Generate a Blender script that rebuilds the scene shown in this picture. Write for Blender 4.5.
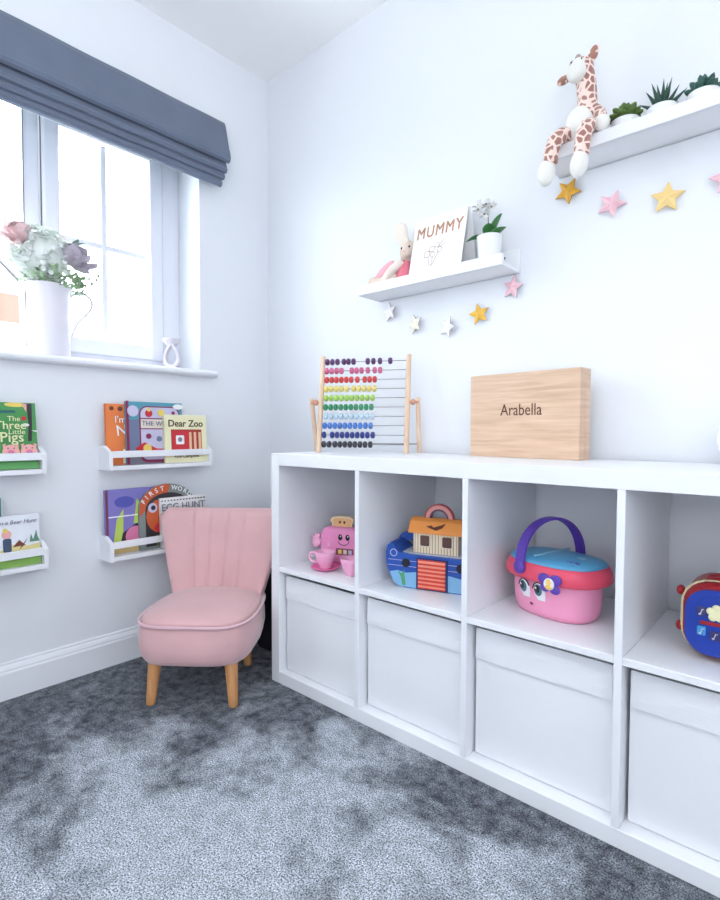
import bpy, bmesh, math, random
from mathutils import Matrix, Vector, Euler
for o in list(bpy.data.objects): bpy.data.objects.remove(o, do_unlink=True)
S = bpy.context.scene
C = S.collection
PI = math.pi
R = math.radians
random.seed(7)

# ------------------------------------------------------------------ camera
F_PX, PITCH, YAW, ROLL = 533.63, 0.0367, 0.7251, 0.0032
cd = bpy.data.cameras.new('camera'); cam = bpy.data.objects.new('camera', cd); C.objects.link(cam)
cd.sensor_fit = 'HORIZONTAL'; cd.sensor_width = 36.0; cd.lens = F_PX / 720 * 36
cd.clip_start = 0.02; cd.clip_end = 200
fw = Vector((-math.sin(YAW)*math.cos(PITCH), math.cos(YAW)*math.cos(PITCH), -math.sin(PITCH)))
rt = fw.cross(Vector((0, 0, 1))).normalized(); up = rt.cross(fw)
rt2 = rt*math.cos(ROLL) + up*math.sin(ROLL); up2 = up*math.cos(ROLL) - rt*math.sin(ROLL)
cam.matrix_world = Matrix(((rt2.x, up2.x, -fw.x, 1.9138), (rt2.y, up2.y, -fw.y, -1.5333), (rt2.z, up2.z, -fw.z, 0.8405), (0, 0, 0, 1)))
S.camera = cam

# ------------------------------------------------------------------ world, lights, exposure
w = bpy.data.worlds.new('sky'); S.world = w; w.use_nodes = True
bg = w.node_tree.nodes['Background']; bg.inputs[0].default_value = (0.92, 0.96, 1.0, 1); bg.inputs[1].default_value = 11.0
def area(name, loc, direction, sx, sy, power, col=(1, 1, 1), portal=False):
    l = bpy.data.lights.new(name, 'AREA'); l.shape = 'RECTANGLE'; l.size = sx; l.size_y = sy
    l.energy = power; l.color = col
    o = bpy.data.objects.new(name, l); C.objects.link(o); o.location = loc
    o.rotation_euler = Vector(direction).to_track_quat('-Z', 'Y').to_euler()
    if portal: l.cycles.is_portal = True
    return o
area('window_portal', (-0.24, -1.12, 1.54), (1, 0, 0), 1.6, 0.95, 10, portal=True)
pl = bpy.data.lights.new('room_fill_light', 'POINT'); pl.energy = 10; pl.shadow_soft_size = 0.25; pl.color = (0.95, 0.97, 1.0)  # unseen point fill added behind the camera to brighten the room
po = bpy.data.objects.new('room_fill_light', pl); C.objects.link(po); po.location = (2.35, -2.35, 1.15)
area('ceiling_fill_light', (2.1, -2.3, 1.3), (-0.4, 0.4, 1), 0.6, 0.6, 14, (0.95, 0.97, 1.0)).data.spread = R(105)  # added fill aimed up to lift the ceiling; no fixture stands there
area('rear_fill_light', (1.7, -3.0, 0.85), (-0.1, 1, -0.08), 2.2, 1.3, 8.5, (0.94, 0.97, 1.0))  # unseen fill added for the bins and back wall; wall_front has no window
area('side_fill_light', (3.1, -1.6, 1.5), (-1, 0.05, 0.0), 1.8, 1.5, 12, (0.94, 0.97, 1.0))  # extra unseen fill brightening the left wall; wall_right is solid
S.view_settings.view_transform = 'Standard'; S.view_settings.look = 'None'
S.view_settings.exposure = 0.16; S.view_settings.gamma = 1.0; S.view_settings.use_curve_mapping = False

# ------------------------------------------------------------------ materials
def lin(c):
    r = []
    for v in c:
        v = v/255.0
        r.append(v/12.92 if v <= 0.04045 else ((v+0.055)/1.055)**2.4)
    return (r[0], r[1], r[2], 1)
def mul(c, k): return (min(c[0]*k, 1), min(c[1]*k, 1), min(c[2]*k, 1), 1)
MATS = {}
def P(name, col, rough=0.5, var=0.06, ns=25.0, bump=0.0, bs=200.0, sheen=0.0, metal=0.0, spec=0.5, coat=0.0, sss=0.0):
    if name in MATS: return MATS[name]
    m = bpy.data.materials.new(name); m.use_nodes = True; nt = m.node_tree; b = nt.nodes['Principled BSDF']
    c = lin(col)
    tc = nt.nodes.new('ShaderNodeTexCoord'); n = nt.nodes.new('ShaderNodeTexNoise'); n.inputs['Scale'].default_value = ns; n.inputs['Detail'].default_value = 3
    nt.links.new(tc.outputs['Object'], n.inputs['Vector'])
    mx = nt.nodes.new('ShaderNodeMix'); mx.data_type = 'RGBA'
    nt.links.new(n.outputs['Fac'], mx.inputs['Factor'])
    mx.inputs['A'].default_value = mul(c, 1-var); mx.inputs['B'].default_value = mul(c, 1+var)
    nt.links.new(mx.outputs['Result'], b.inputs['Base Color'])
    b.inputs['Roughness'].default_value = rough; b.inputs['Metallic'].default_value = metal
    b.inputs['Specular IOR Level'].default_value = spec
    if sheen: b.inputs['Sheen Weight'].default_value = sheen; b.inputs['Sheen Roughness'].default_value = 0.4
    if coat: b.inputs['Coat Weight'].default_value = coat; b.inputs['Coat Roughness'].default_value = 0.08
    if bump:
        n2 = nt.nodes.new('ShaderNodeTexNoise'); n2.inputs['Scale'].default_value = bs; n2.inputs['Detail'].default_value = 2
        nt.links.new(tc.outputs['Object'], n2.inputs['Vector'])
        bp = nt.nodes.new('ShaderNodeBump'); bp.inputs['Strength'].default_value = bump; bp.inputs['Distance'].default_value = 0.002
        nt.links.new(n2.outputs['Fac'], bp.inputs['Height']); nt.links.new(bp.outputs['Normal'], b.inputs['Normal'])
    MATS[name] = m; return m
def wood(name, c1, c2, scale=(1, 1, 12), rough=0.45, ns=6):
    m = bpy.data.materials.new(name); m.use_nodes = True; nt = m.node_tree; b = nt.nodes['Principled BSDF']
    tc = nt.nodes.new('ShaderNodeTexCoord'); mp = nt.nodes.new('ShaderNodeMapping'); mp.inputs['Scale'].default_value = scale
    nt.links.new(tc.outputs['Object'], mp.inputs['Vector'])
    n = nt.nodes.new('ShaderNodeTexNoise'); n.inputs['Scale'].default_value = ns; n.inputs['Detail'].default_value = 6; n.inputs['Distortion'].default_value = 0.6
    nt.links.new(mp.outputs['Vector'], n.inputs['Vector'])
    r = nt.nodes.new('ShaderNodeValToRGB'); r.color_ramp.elements[0].position = 0.3; r.color_ramp.elements[1].position = 0.7
    r.color_ramp.elements[0].color = lin(c1); r.color_ramp.elements[1].color = lin(c2)
    nt.links.new(n.outputs['Fac'], r.inputs['Fac']); nt.links.new(r.outputs['Color'], b.inputs['Base Color'])
    b.inputs['Roughness'].default_value = rough
    MATS[name] = m; return m
def carpet():
    m = bpy.data.materials.new('carpet'); m.use_nodes = True; nt = m.node_tree; b = nt.nodes['Principled BSDF']; L = nt.links
    tc = nt.nodes.new('ShaderNodeTexCoord')
    def noise(sc, det, rough=0.5, dist=0.0):
        n = nt.nodes.new('ShaderNodeTexNoise'); n.inputs['Scale'].default_value = sc; n.inputs['Detail'].default_value = det
        n.inputs['Roughness'].default_value = rough; n.inputs['Distortion'].default_value = dist
        L.new(tc.outputs['Object'], n.inputs['Vector']); return n
    def ramp(src, a, b_, ca, cb):
        r = nt.nodes.new('ShaderNodeValToRGB'); r.color_ramp.elements[0].position = a; r.color_ramp.elements[1].position = b_
        r.color_ramp.elements[0].color = ca; r.color_ramp.elements[1].color = cb
        L.new(src.outputs['Fac'], r.inputs['Fac']); return r
    big = noise(2.6, 5, 0.66, 0.3)          # brushed pile patches
    fine = noise(280, 2, 0.9); mid = noise(30, 4, 0.7)
    # light painted into the pile colour: paler mid room, darker towards walls and furniture
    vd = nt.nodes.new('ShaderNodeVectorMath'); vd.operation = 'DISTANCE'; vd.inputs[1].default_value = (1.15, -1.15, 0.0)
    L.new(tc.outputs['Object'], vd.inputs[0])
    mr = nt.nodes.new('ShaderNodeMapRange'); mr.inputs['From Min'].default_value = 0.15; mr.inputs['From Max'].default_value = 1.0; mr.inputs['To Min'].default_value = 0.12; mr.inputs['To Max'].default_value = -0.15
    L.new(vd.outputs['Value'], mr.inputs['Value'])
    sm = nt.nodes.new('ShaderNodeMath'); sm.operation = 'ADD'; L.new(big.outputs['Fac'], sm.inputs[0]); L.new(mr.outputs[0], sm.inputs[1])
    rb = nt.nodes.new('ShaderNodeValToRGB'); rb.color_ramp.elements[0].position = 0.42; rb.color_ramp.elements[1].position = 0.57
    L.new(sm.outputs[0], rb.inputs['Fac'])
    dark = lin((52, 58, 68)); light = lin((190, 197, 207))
    mx = nt.nodes.new('ShaderNodeMix'); mx.data_type = 'RGBA'; mx.inputs['A'].default_value = dark; mx.inputs['B'].default_value = light
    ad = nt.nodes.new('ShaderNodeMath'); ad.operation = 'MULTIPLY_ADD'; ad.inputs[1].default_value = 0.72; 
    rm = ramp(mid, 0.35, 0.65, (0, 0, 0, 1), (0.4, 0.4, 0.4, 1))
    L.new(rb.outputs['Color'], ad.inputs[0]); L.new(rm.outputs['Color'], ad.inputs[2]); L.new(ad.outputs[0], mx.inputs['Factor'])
    rf = ramp(fine, 0.38, 0.62, (0.06, 0.06, 0.07, 1), (1.8, 1.8, 1.8, 1))
    mm = nt.nodes.new('ShaderNodeMix'); mm.data_type = 'RGBA'; mm.blend_type = 'MULTIPLY'; mm.inputs['Factor'].default_value = 1.0
    L.new(mx.outputs['Result'], mm.inputs['A']); L.new(rf.outputs['Color'], mm.inputs['B']); L.new(mm.outputs['Result'], b.inputs['Base Color'])
    b.inputs['Roughness'].default_value = 0.95; b.inputs['Specular IOR Level'].default_value = 0.1; b.inputs['Sheen Weight'].default_value = 0.15
    bp = nt.nodes.new('ShaderNodeBump'); bp.inputs['Strength'].default_value = 0.6; bp.inputs['Distance'].default_value = 0.006
    L.new(fine.outputs['Fac'], bp.inputs['Height']); L.new(bp.outputs['Normal'], b.inputs['Normal'])
    return m
def velvet(name, col, var=0.1, ns=7):
    m = P(name, col, 0.75, var, ns, 0.12, 500, sheen=0.6); return m
def glass_mat():
    m = bpy.data.materials.new('window_glass'); m.use_nodes = True; nt = m.node_tree
    for n in list(nt.nodes): nt.nodes.remove(n)
    o = nt.nodes.new('ShaderNodeOutputMaterial'); t = nt.nodes.new('ShaderNodeBsdfTransparent'); t.inputs[0].default_value = (0.97, 0.985, 0.98, 1)
    g = nt.nodes.new('ShaderNodeBsdfGlossy'); g.inputs['Roughness'].default_value = 0.02
    f = nt.nodes.new('ShaderNodeFresnel'); f.inputs[0].default_value = 1.45; mx = nt.nodes.new('ShaderNodeMixShader')
    ge = nt.nodes.new('ShaderNodeNewGeometry'); iv = nt.nodes.new('ShaderNodeMath'); iv.operation = 'SUBTRACT'; iv.inputs[0].default_value = 1.0
    ml = nt.nodes.new('ShaderNodeMath'); ml.operation = 'MULTIPLY'; nt.links.new(ge.outputs['Backfacing'], iv.inputs[1]); nt.links.new(iv.outputs[0], ml.inputs[0]); nt.links.new(f.outputs[0], ml.inputs[1])   # only the outer skin of the pane reflects
    nt.links.new(ml.outputs[0], mx.inputs[0]); nt.links.new(t.outputs[0], mx.inputs[1]); nt.links.new(g.outputs[0], mx.inputs[2]); nt.links.new(mx.outputs[0], o.inputs[0])
    return m
def giraffe_mat():
    m = bpy.data.materials.new('giraffe_plush'); m.use_nodes = True; nt = m.node_tree; b = nt.nodes['Principled BSDF']
    tc = nt.nodes.new('ShaderNodeTexCoord'); v = nt.nodes.new('ShaderNodeTexVoronoi'); v.feature = 'DISTANCE_TO_EDGE'; v.inputs['Scale'].default_value = 50; v.inputs['Randomness'].default_value = 0.8
    nt.links.new(tc.outputs['Object'], v.inputs['Vector'])
    r = nt.nodes.new('ShaderNodeValToRGB'); r.color_ramp.elements[0].position = 0.09; r.color_ramp.elements[1].position = 0.13
    r.color_ramp.elements[0].color = lin((246, 222, 212)); r.color_ramp.elements[1].color = lin((168, 116, 104))
    nt.links.new(v.outputs['Distance'], r.inputs['Fac']); nt.links.new(r.outputs['Color'], b.inputs['Base Color'])
    b.inputs['Roughness'].default_value = 0.9; b.inputs['Sheen Weight'].default_value = 0.4
    return m
def striped(name, c1, c2, scale, axis='X', rough=0.5, lo=0.35, hi=0.5):
    m = bpy.data.materials.new(name); m.use_nodes = True; nt = m.node_tree; b = nt.nodes['Principled BSDF']
    tc = nt.nodes.new('ShaderNodeTexCoord'); wv = nt.nodes.new('ShaderNodeTexWave'); wv.bands_direction = axis; wv.inputs['Scale'].default_value = scale; wv.inputs['Distortion'].default_value = 0.3
    nt.links.new(tc.outputs['Object'], wv.inputs['Vector'])
    r = nt.nodes.new('ShaderNodeValToRGB'); r.color_ramp.elements[0].position = lo; r.color_ramp.elements[1].position = hi
    r.color_ramp.elements[0].color = lin(c1); r.color_ramp.elements[1].color = lin(c2)
    nt.links.new(wv.outputs['Fac'], r.inputs['Fac']); nt.links.new(r.outputs['Color'], b.inputs['Base Color']); b.inputs['Roughness'].default_value = rough
    return m

WALL = P('wall_paint', (236, 239, 245), 0.85, 0.008, 3, 0.03, 300)
CEIL = P('ceiling_paint', (251, 252, 253), 0.9, 0.008, 3)
TRIM = P('white_gloss_trim', (242, 244, 250), 0.35, 0.01, 4)
UPVC = P('white_window_plastic', (232, 234, 244), 0.3, 0.01, 4)
LAM = P('white_laminate', (240, 242, 247), 0.38, 0.012, 5)
BIN = P('white_bin_fabric', (237, 239, 244), 0.85, 0.025, 5, 0.12, 700)
LEDGE = P('white_ledge_paint', (240, 242, 247), 0.45, 0.01, 5)
BLIND = velvet('grey_blue_velvet', (100, 111, 132), 0.16, 9)
PINK = velvet('pink_velvet', (220, 176, 178), 0.13, 8)
PIPE = velvet('pink_piping', (226, 186, 196), 0.05, 9)
OAKLEG = wood('oak_leg', (196, 134, 82), (222, 166, 112), (3, 3, 0.4), 0.5, 25)
BEECH = wood('beech', (222, 188, 160), (238, 212, 186), (2, 2, 0.5), 0.5, 20)
BOXWOOD = wood('box_pine', (202, 168, 140), (226, 196, 170), (0.9, 0.9, 14), 0.55, 6)
BOXSIDE = wood('box_end_grain', (196, 142, 108), (222, 174, 140), (6, 9, 0.7), 0.6, 5)
GLASS = glass_mat()
BLACK = P('black_print', (32, 30, 34), 0.5, 0.03)
WHITE = P('white_plastic', (246, 246, 248), 0.4, 0.01)
CERAMIC = P('white_ceramic', (244, 244, 247), 0.25, 0.012, 8)
PAPER = P('page_paper', (240, 234, 220), 0.85, 0.03, 60)
METAL = P('grey_metal_rod', (150, 150, 155), 0.3, 0.02, metal=0.9)

# ------------------------------------------------------------------ mesh builder
class MB:
    def __init__(s): s.bm = bmesh.new(); s.mats = []
    def mi(s, m):
        if m is None: return 0
        if m not in s.mats: s.mats.append(m)
        return s.mats.index(m)
    def _add(s, bm2, M=None, mat=None, smooth=False):
        k = s.mi(mat); vm = {}
        for v in bm2.verts:
            co = M @ v.co if M is not None else v.co
            vm[v] = s.bm.verts.new(co)
        for f in bm2.faces:
            try: g = s.bm.faces.new([vm[v] for v in f.verts])
            except ValueError: continue
            g.material_index = k; g.smooth = smooth
        bm2.free()
    def box(s, c, d, bev=0.0, mat=None, rot=None, seg=2, M=None):
        b = bmesh.new(); bmesh.ops.create_cube(b, size=1.0)
        for v in b.verts: v.co = Vector((v.co.x*d[0], v.co.y*d[1], v.co.z*d[2]))
        if bev > 0: bmesh.ops.bevel(b, geom=list(b.edges), offset=min(bev, min(d)*0.49), segments=seg, profile=0.5, affect='EDGES')
        T = Matrix.Translation(c)
        if rot: T = T @ Euler(rot).to_matrix().to_4x4()
        if M is not None: T = M @ T
        s._add(b, T, mat, False); return s
    def ell(s, c, r, rot=None, mat=None, u=20, v=12, M=None):
        b = bmesh.new(); bmesh.ops.create_uvsphere(b, u_segments=u, v_segments=v, radius=1.0)
        T = Matrix.Translation(c)
        if rot: T = T @ Euler(rot).to_matrix().to_4x4()
        T = T @ Matrix.Diagonal((r[0], r[1], r[2], 1))
        if M is not None: T = M @ T
        s._add(b, T, mat, True); return s
    def loft(s, rings, cap=True, mat=None, smooth=True, closed=True, wrap=False, M=None):
        b = bmesh.new(); vr = [[b.verts.new(p) for p in r] for r in rings]; n = len(rings[0])
        rr = range(len(rings)) if wrap else range(len(rings)-1)
        for i in rr:
            a = vr[i]; c = vr[(i+1) % len(rings)]
            for j in (range(n) if closed else range(n-1)):
                q = (j+1) % n
                try: b.faces.new((a[j], a[q], c[q], c[j]))
                except ValueError: pass
        if cap and not wrap and closed:
            for r in (list(reversed(vr[0])), vr[-1]):
                try: b.faces.new(r)
                except ValueError: pass
        bmesh.ops.recalc_face_normals(b, faces=list(b.faces))
        s._add(b, M, mat, smooth); return s
    def lathe(s, prof, c=(0, 0, 0), seg=32, mat=None, M=None, smooth=True, cap=True):
        rings = []
        for (r, z) in prof:
            rings.append([(c[0]+max(r, 1e-4)*math.cos(2*PI*k/seg), c[1]+max(r, 1e-4)*math.sin(2*PI*k/seg), c[2]+z) for k in range(seg)])
        return s.loft(rings, cap, mat, smooth, M=M)
    def tube(s, pts, r, seg=10, mat=None, closed=False, M=None):
        pts = [Vector(p) for p in pts]; n = len(pts); rings = []; ref = None
        for i, p in enumerate(pts):
            if closed: t = pts[(i+1) % n]-pts[i-1]
            else: t = pts[min(i+1, n-1)]-pts[max(i-1, 0)]
            t.normalize()
            if ref is None:
                ref = Vector((0, 0, 1)) if abs(t.z) < 0.9 else Vector((1, 0, 0))
            x = t.cross(ref).normalized(); y = x.cross(t).normalized(); ref = y
            rad = r[i] if isinstance(r, (list, tuple)) else r
            rings.append([p + x*rad*math.cos(2*PI*k/seg) + y*rad*math.sin(2*PI*k/seg) for k in range(seg)])
        return s.loft(rings, True, mat, True, wrap=closed, M=M)
    def prism(s, poly, y0, y1, mat=None, M=None, smooth=False, axis='y'):
        b = bmesh.new()
        if axis == 'y': f = lambda p, d: (p[0], d, p[1])
        elif axis == 'x': f = lambda p, d: (d, p[0], p[1])
        else: f = lambda p, d: (p[0], p[1], d)
        A = [b.verts.new(f(p, y0)) for p in poly]; B = [b.verts.new(f(p, y1)) for p in poly]; n = len(poly)
        b.faces.new(A); b.faces.new(list(reversed(B)))
        for i in range(n): b.faces.new((A[i], B[i], B[(i+1) % n], A[(i+1) % n]))
        bmesh.ops.recalc_face_normals(b, faces=list(b.faces))
        s._add(b, M, mat, smooth); return s
    def build(s, name, mat=None, parent=None, loc=None, rot=None):
        me = bpy.data.meshes.new(name); s.bm.normal_update(); s.bm.to_mesh(me); s.bm.free()
        if mat is not None and not s.mats: me.materials.append(mat)
        elif mat is not None and s.mats:
            me.materials.append(mat)
            for m in s.mats[1:]: me.materials.append(m)
        else:
            for m in s.mats: me.materials.append(m)
        o = bpy.data.objects.new(name, me); C.objects.link(o)
        if parent is not None: o.parent = parent
        if loc is not None: o.location = loc
        if rot is not None: o.rotation_euler = rot
        return o
def smooth_all(o):
    for p in o.data.polygons: p.use_smooth = True
    return o
def tag(o, label=None, cat=None, group=None, kind=None):
    if label: o['label'] = label
    if cat: o['category'] = cat
    if group: o['group'] = group
    if kind: o['kind'] = kind
    return o
def thing(name, label, cat, loc=(0, 0, 0), rz=0.0, group=None, rx=0.0):
    o = bpy.data.objects.new(name, None); C.objects.link(o); o.empty_display_size = 0.05
    o.location = loc; o.rotation_euler = (rx, 0, rz)
    return tag(o, label, cat, group)
def copy_tree(o, parent=None):
    c = o.copy(); C.objects.link(c)
    if parent is not None: c.parent = parent
    for ch in list(o.children): copy_tree(ch, c)
    return c
def struct(name, mb, mat): return tag(mb.build(name, mat), kind='structure')
def text_mesh(txt, size, depth=0.0006, sx=1.0, align='CENTER', spacing=1.0, shear=0.0, offset=0.0):
    cu = bpy.data.curves.new('text_curve', 'FONT'); cu.body = txt; cu.size = size; cu.extrude = depth; cu.align_x = align
    cu.space_character = spacing; cu.shear = shear; cu.bevel_depth = offset*0.7; cu.bevel_resolution = 0; cu.resolution_u = 3
    to = bpy.data.objects.new('text_tmp', cu); C.objects.link(to)
    dg = bpy.context.evaluated_depsgraph_get(); me = bpy.data.meshes.new_from_object(to.evaluated_get(dg))
    bpy.data.objects.remove(to, do_unlink=True); bpy.data.curves.remove(cu)
    return me
def lettering(name, txt, size, mat, parent, loc, rz=0.0, align='CENTER', sx=1.0, spacing=1.0, shear=0.0, tilt=0.0, offset=0.0, depth=0.0006):
    """text standing upright in the local XZ plane, facing local -Y"""
    me = text_mesh(txt, size, depth, sx, align, spacing, shear, offset); me.name = name
    me.materials.clear(); me.materials.append(mat)
    o = bpy.data.objects.new(name, me); C.objects.link(o); o.parent = parent; o.location = loc
    o.rotation_euler = (PI/2, tilt, rz); o.scale = (sx, 1, 1)
    return o
def remeshed(mb, name, mat, parent, voxel=0.004, smooth=4, loc=None):
    """melt overlapping volumes of mb into one continuous skin"""
    o = mb.build(name, mat, parent)
    md = o.modifiers.new('r', 'REMESH'); md.mode = 'VOXEL'; md.voxel_size = voxel; md.use_smooth_shade = True
    if smooth:
        s = o.modifiers.new('s', 'SMOOTH'); s.iterations = smooth; s.factor = 0.5
    dg = bpy.context.evaluated_depsgraph_get(); me = bpy.data.meshes.new_from_object(o.evaluated_get(dg))
    o.modifiers.clear(); old = o.data; o.data = me; bpy.data.meshes.remove(old); me.name = name
    me.materials.clear(); me.materials.append(mat)
    for p in me.polygons: p.use_smooth = True; p.material_index = 0
    return o
def rrect(w, h, r, n=6, cx=0.0, cz=0.0):
    pts = []
    for (sx, sz, a0) in ((1, 1, 0), (-1, 1, 90), (-1, -1, 180), (1, -1, 270)):
        for k in range(n+1):
            a = R(a0 + 90*k/n); pts.append((cx + sx*(w/2-r) + r*math.cos(a), cz + sz*(h/2-r) + r*math.sin(a)))
    return pts
def circ(r, n=20, cx=0.0, cz=0.0, ry=None, a0=0.0, a1=360.0):
    full = abs(a1-a0) >= 360
    m = n if full else n+1
    return [(cx + r*math.cos(R(a0+(a1-a0)*k/n)), cz + (ry or r)*math.sin(R(a0+(a1-a0)*k/n))) for k in range(m)]

# ================================================================== SETTING
RX, RY, RZ = 3.2, -3.1, 2.375
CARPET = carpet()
WY0, WY1, WZ0, WZ1 = -1.90, -0.344, 1.079, 2.0     # window opening in the left wall
WT = 0.30
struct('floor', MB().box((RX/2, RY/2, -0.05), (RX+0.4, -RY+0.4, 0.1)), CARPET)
struct('ceiling', MB().box((RX/2, RY/2, RZ+0.05), (RX+0.4, -RY+0.4, 0.1)), CEIL)
m = MB()
m.box((-WT/2, RY/2, WZ0/2), (WT, -RY, WZ0)); m.box((-WT/2, RY/2, (WZ1+RZ)/2), (WT, -RY, RZ-WZ1))
m.box((-WT/2, WY1/2, (WZ0+WZ1)/2), (WT, -WY1, WZ1-WZ0)); m.box((-WT/2, (RY+WY0)/2, (WZ0+WZ1)/2), (WT, WY0-RY, WZ1-WZ0))
struct('wall_left', m, WALL)
struct('wall_back', MB().box((RX/2-0.15, 0.06, RZ/2), (RX+0.3, 0.12, RZ)), WALL)
struct('wall_right', MB().box((RX+0.06, RY/2, RZ/2), (0.12, -RY, RZ)), WALL)
struct('wall_front', MB().box((RX/2, RY-0.06, RZ/2), (RX+0.4, 0.12, RZ)), WALL)
# moulded baseboards
prof = [(0, 0), (0.016, 0), (0.016, 0.082), (0.0135, 0.088), (0.0135, 0.093), (0.010, 0.101), (0.006, 0.106), (0.006, 0.112), (0, 0.115)]
mb = MB(); b = [(x, z) for x, z in prof]
mb.loft([[(x, RY, z) for x, z in b], [(x, -0.0, z) for x, z in b]], mat=TRIM, smooth=False)
struct('baseboard_left', mb, None)
mb = MB(); mb.loft([[(0.016, -x, z) for x, z in b], [(RX, -x, z) for x, z in b]], mat=TRIM, smooth=False)
struct('baseboard_back', mb, None)

# ---- window
win = bpy.data.objects.new('window_1', None); C.objects.link(win); win['kind'] = 'structure'
FX = -0.19; FD = 0.07                             # frame centre depth
def vbar(m, y0, y1, z0, z1, x=FX, d=FD, bev=0.004): m.box((x, (y0+y1)/2, (z0+z1)/2), (d, abs(y1-y0), abs(z1-z0)), bev)
m = MB()
vbar(m, WY1-0.078, WY1, WZ0, WZ1); vbar(m, WY0, WY0+0.078, WZ0, WZ1)
vbar(m, WY0+0.07, WY1-0.07, WZ0, WZ0+0.045, FX, FD-0.003); vbar(m, WY0+0.07, WY1-0.07, WZ1-0.045, WZ1, FX, FD-0.003)
vbar(m, -0.918, -0.868, WZ0, WZ1, FX, FD-0.006); vbar(m, -1.42, -1.37, WZ0, WZ1, FX, FD-0.006)
m.build('window_frame', UPVC, win)
def sash(y0, y1):
    z0, z1 = WZ0+0.04, WZ1-0.04; t = 0.056
    m = MB(); x, d = FX+0.012, 0.075
    vbar(m, y0, y0+t, z0, z1, x, d, 0.008); vbar(m, y1-t, y1, z0, z1, x, d, 0.008)
    vbar(m, y0+t*0.8, y1-t*0.8, z0, z0+t, x, d-0.003, 0.006); vbar(m, y0+t*0.8, y1-t*0.8, z1-t, z1, x, d-0.003, 0.006)
    s_ = m.build('sash', UPVC, win)
    m = MB(); yc = (y0+y1)/2; zc = 1.532
    vbar(m, yc-0.011, yc+0.011, z0+t, z1-t, FX, 0.03, 0.003); vbar(m, y0+t, y1-t, zc-0.011, zc+0.011, FX, 0.026, 0.003)
    m.build('glazing_bar', UPVC, s_)
    m = MB(); m.box((FX, yc, (z0+z1)/2), (0.006, y1-y0-2*t+0.01, z1-z0-2*t+0.01)); m.build('pane', GLASS, s_)
    # dark rubber gasket round the sash
    m = MB(); x2 = FX+0.036
    g = 0.003
    vbar(m, y0-g, y0, z0, z1, x2, 0.004, 0); vbar(m, y1, y1+g, z0, z1, x2, 0.004, 0); m.build('gasket', P('grey_gasket', (120, 122, 130), 0.7), s_)
    return s_
sash(-0.862, -0.422); 
m = MB(); x, d = FX+0.004, 0.05   # fixed middle light and left sash beyond the picture edge
sash(-1.822, -1.42)
m = MB(); vbar(m, -1.155, -1.133, WZ0+0.045, WZ1-0.045, FX, 0.03, 0.003); vbar(m, -1.37, -0.918, 1.532-0.011, 1.532+0.011, FX, 0.026, 0.003); fx_ = m.build('glazing_bar', UPVC, win)
m = MB(); m.box((FX, -1.144, (WZ0+WZ1)/2), (0.006, 0.46, WZ1-WZ0-0.08)); m.build('pane', GLASS, win)
m = MB(); vbar(m, -0.9185, -0.915, WZ0+0.045, WZ1-0.045, FX+FD/2-0.002, 0.004, 0); m.build('gasket', P('grey_gasket', (120, 122, 130), 0.7), win)
# sill board with rounded nose
pr = [(-0.16, 0), (0.026, 0), (0.034, 0.006), (0.036, 0.0125), (0.034, 0.019), (0.026, 0.025), (-0.16, 0.025)]
m = MB(); m.loft([[(x, -1.96, 1.0545+z) for x, z in pr], [(x, -0.285, 1.0545+z) for x, z in pr]], smooth=False)
# (the board under the reveal only: trimmed to the opening behind the wall face)
o = m.build('window_sill', TRIM, win)

# ---- view outside
tag(MB().box((-20, 0, -0.4), (36, 40, 0.2)).build('lawn', P('pale_lawn', (170, 182, 160), 0.95, 0.1, 2)), kind='structure')
hs = thing('neighbour_house', 'pale neighbouring house with a peach brick band seen through the left pane', 'house', (-12, 0, -0.3))
HB = P('peach_brick', (150, 71, 63), 0.9, 0.06, 12); HW = P('white_render', (238, 238, 238), 0.9, 0.02)
m = MB(); m.box((-3, 0.2, 1.78), (6, 5.0, 3.55)); m.build('wall', HW, hs)
m = MB(); m.box((-2.97, 0.2, 3.85), (6.06, 5.06, 0.62)); m.build('brick_band', HB, hs)
m = MB(); m.prism([(-2.4, 4.16), (2.8, 4.16), (0.2, 6.7)], -6.0, -0.02, axis='x'); m.build('gable', HW, hs)
m = MB()
for sgn in (1, -1):
    a = math.atan2(2.54, 2.6)
    m.box((-3, 0.2+sgn*1.35, 5.52), (6.4, 3.9, 0.1), 0.01, rot=(-sgn*a, 0, 0))
m.build('roof', P('grey_roof_tile', (120, 116, 128), 0.9, 0.1, 6), hs)
m = MB(); m.box((0.02, 0.2, 4.2), (0.06, 5.3, 0.09)); m.build('fascia', P('lilac_fascia', (104, 100, 126), 0.7), hs)

# ================================================================== ROMAN BLIND
bl = thing('roman_blind', 'raised grey-blue velvet roman blind hanging over the top of the window', 'blind', (0.0, -1.12, 1.80))
def blind_layer(name, pts, y0, y1, thick=0.006, waves=0.0):
    """open section pts [(x,z)] swept along y into a soft sheet"""
    n = 40; rings = []
    nrm = []
    for i in range(len(pts)):
        a = pts[max(i-1, 0)]; c_ = pts[min(i+1, len(pts)-1)]; dx, dz = c_[0]-a[0], c_[1]-a[1]; l = math.hypot(dx, dz) or 1
        nrm.append((-dz/l, dx/l))
    prof = [(p[0], p[1]) for p in pts] + [(p[0]+q[0]*thick, p[1]+q[1]*thick) for p, q in reversed(list(zip(pts, nrm)))]
    for k in range(n+1):
        y = y0+(y1-y0)*k/n; wv = waves*math.sin(k*0.9+len(pts))
        rings.append([(x+wv, y, z+wv*0.4) for x, z in prof])
    m = MB(); m.loft(rings, smooth=False); o = m.build(name, BLIND, bl); return o
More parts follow.
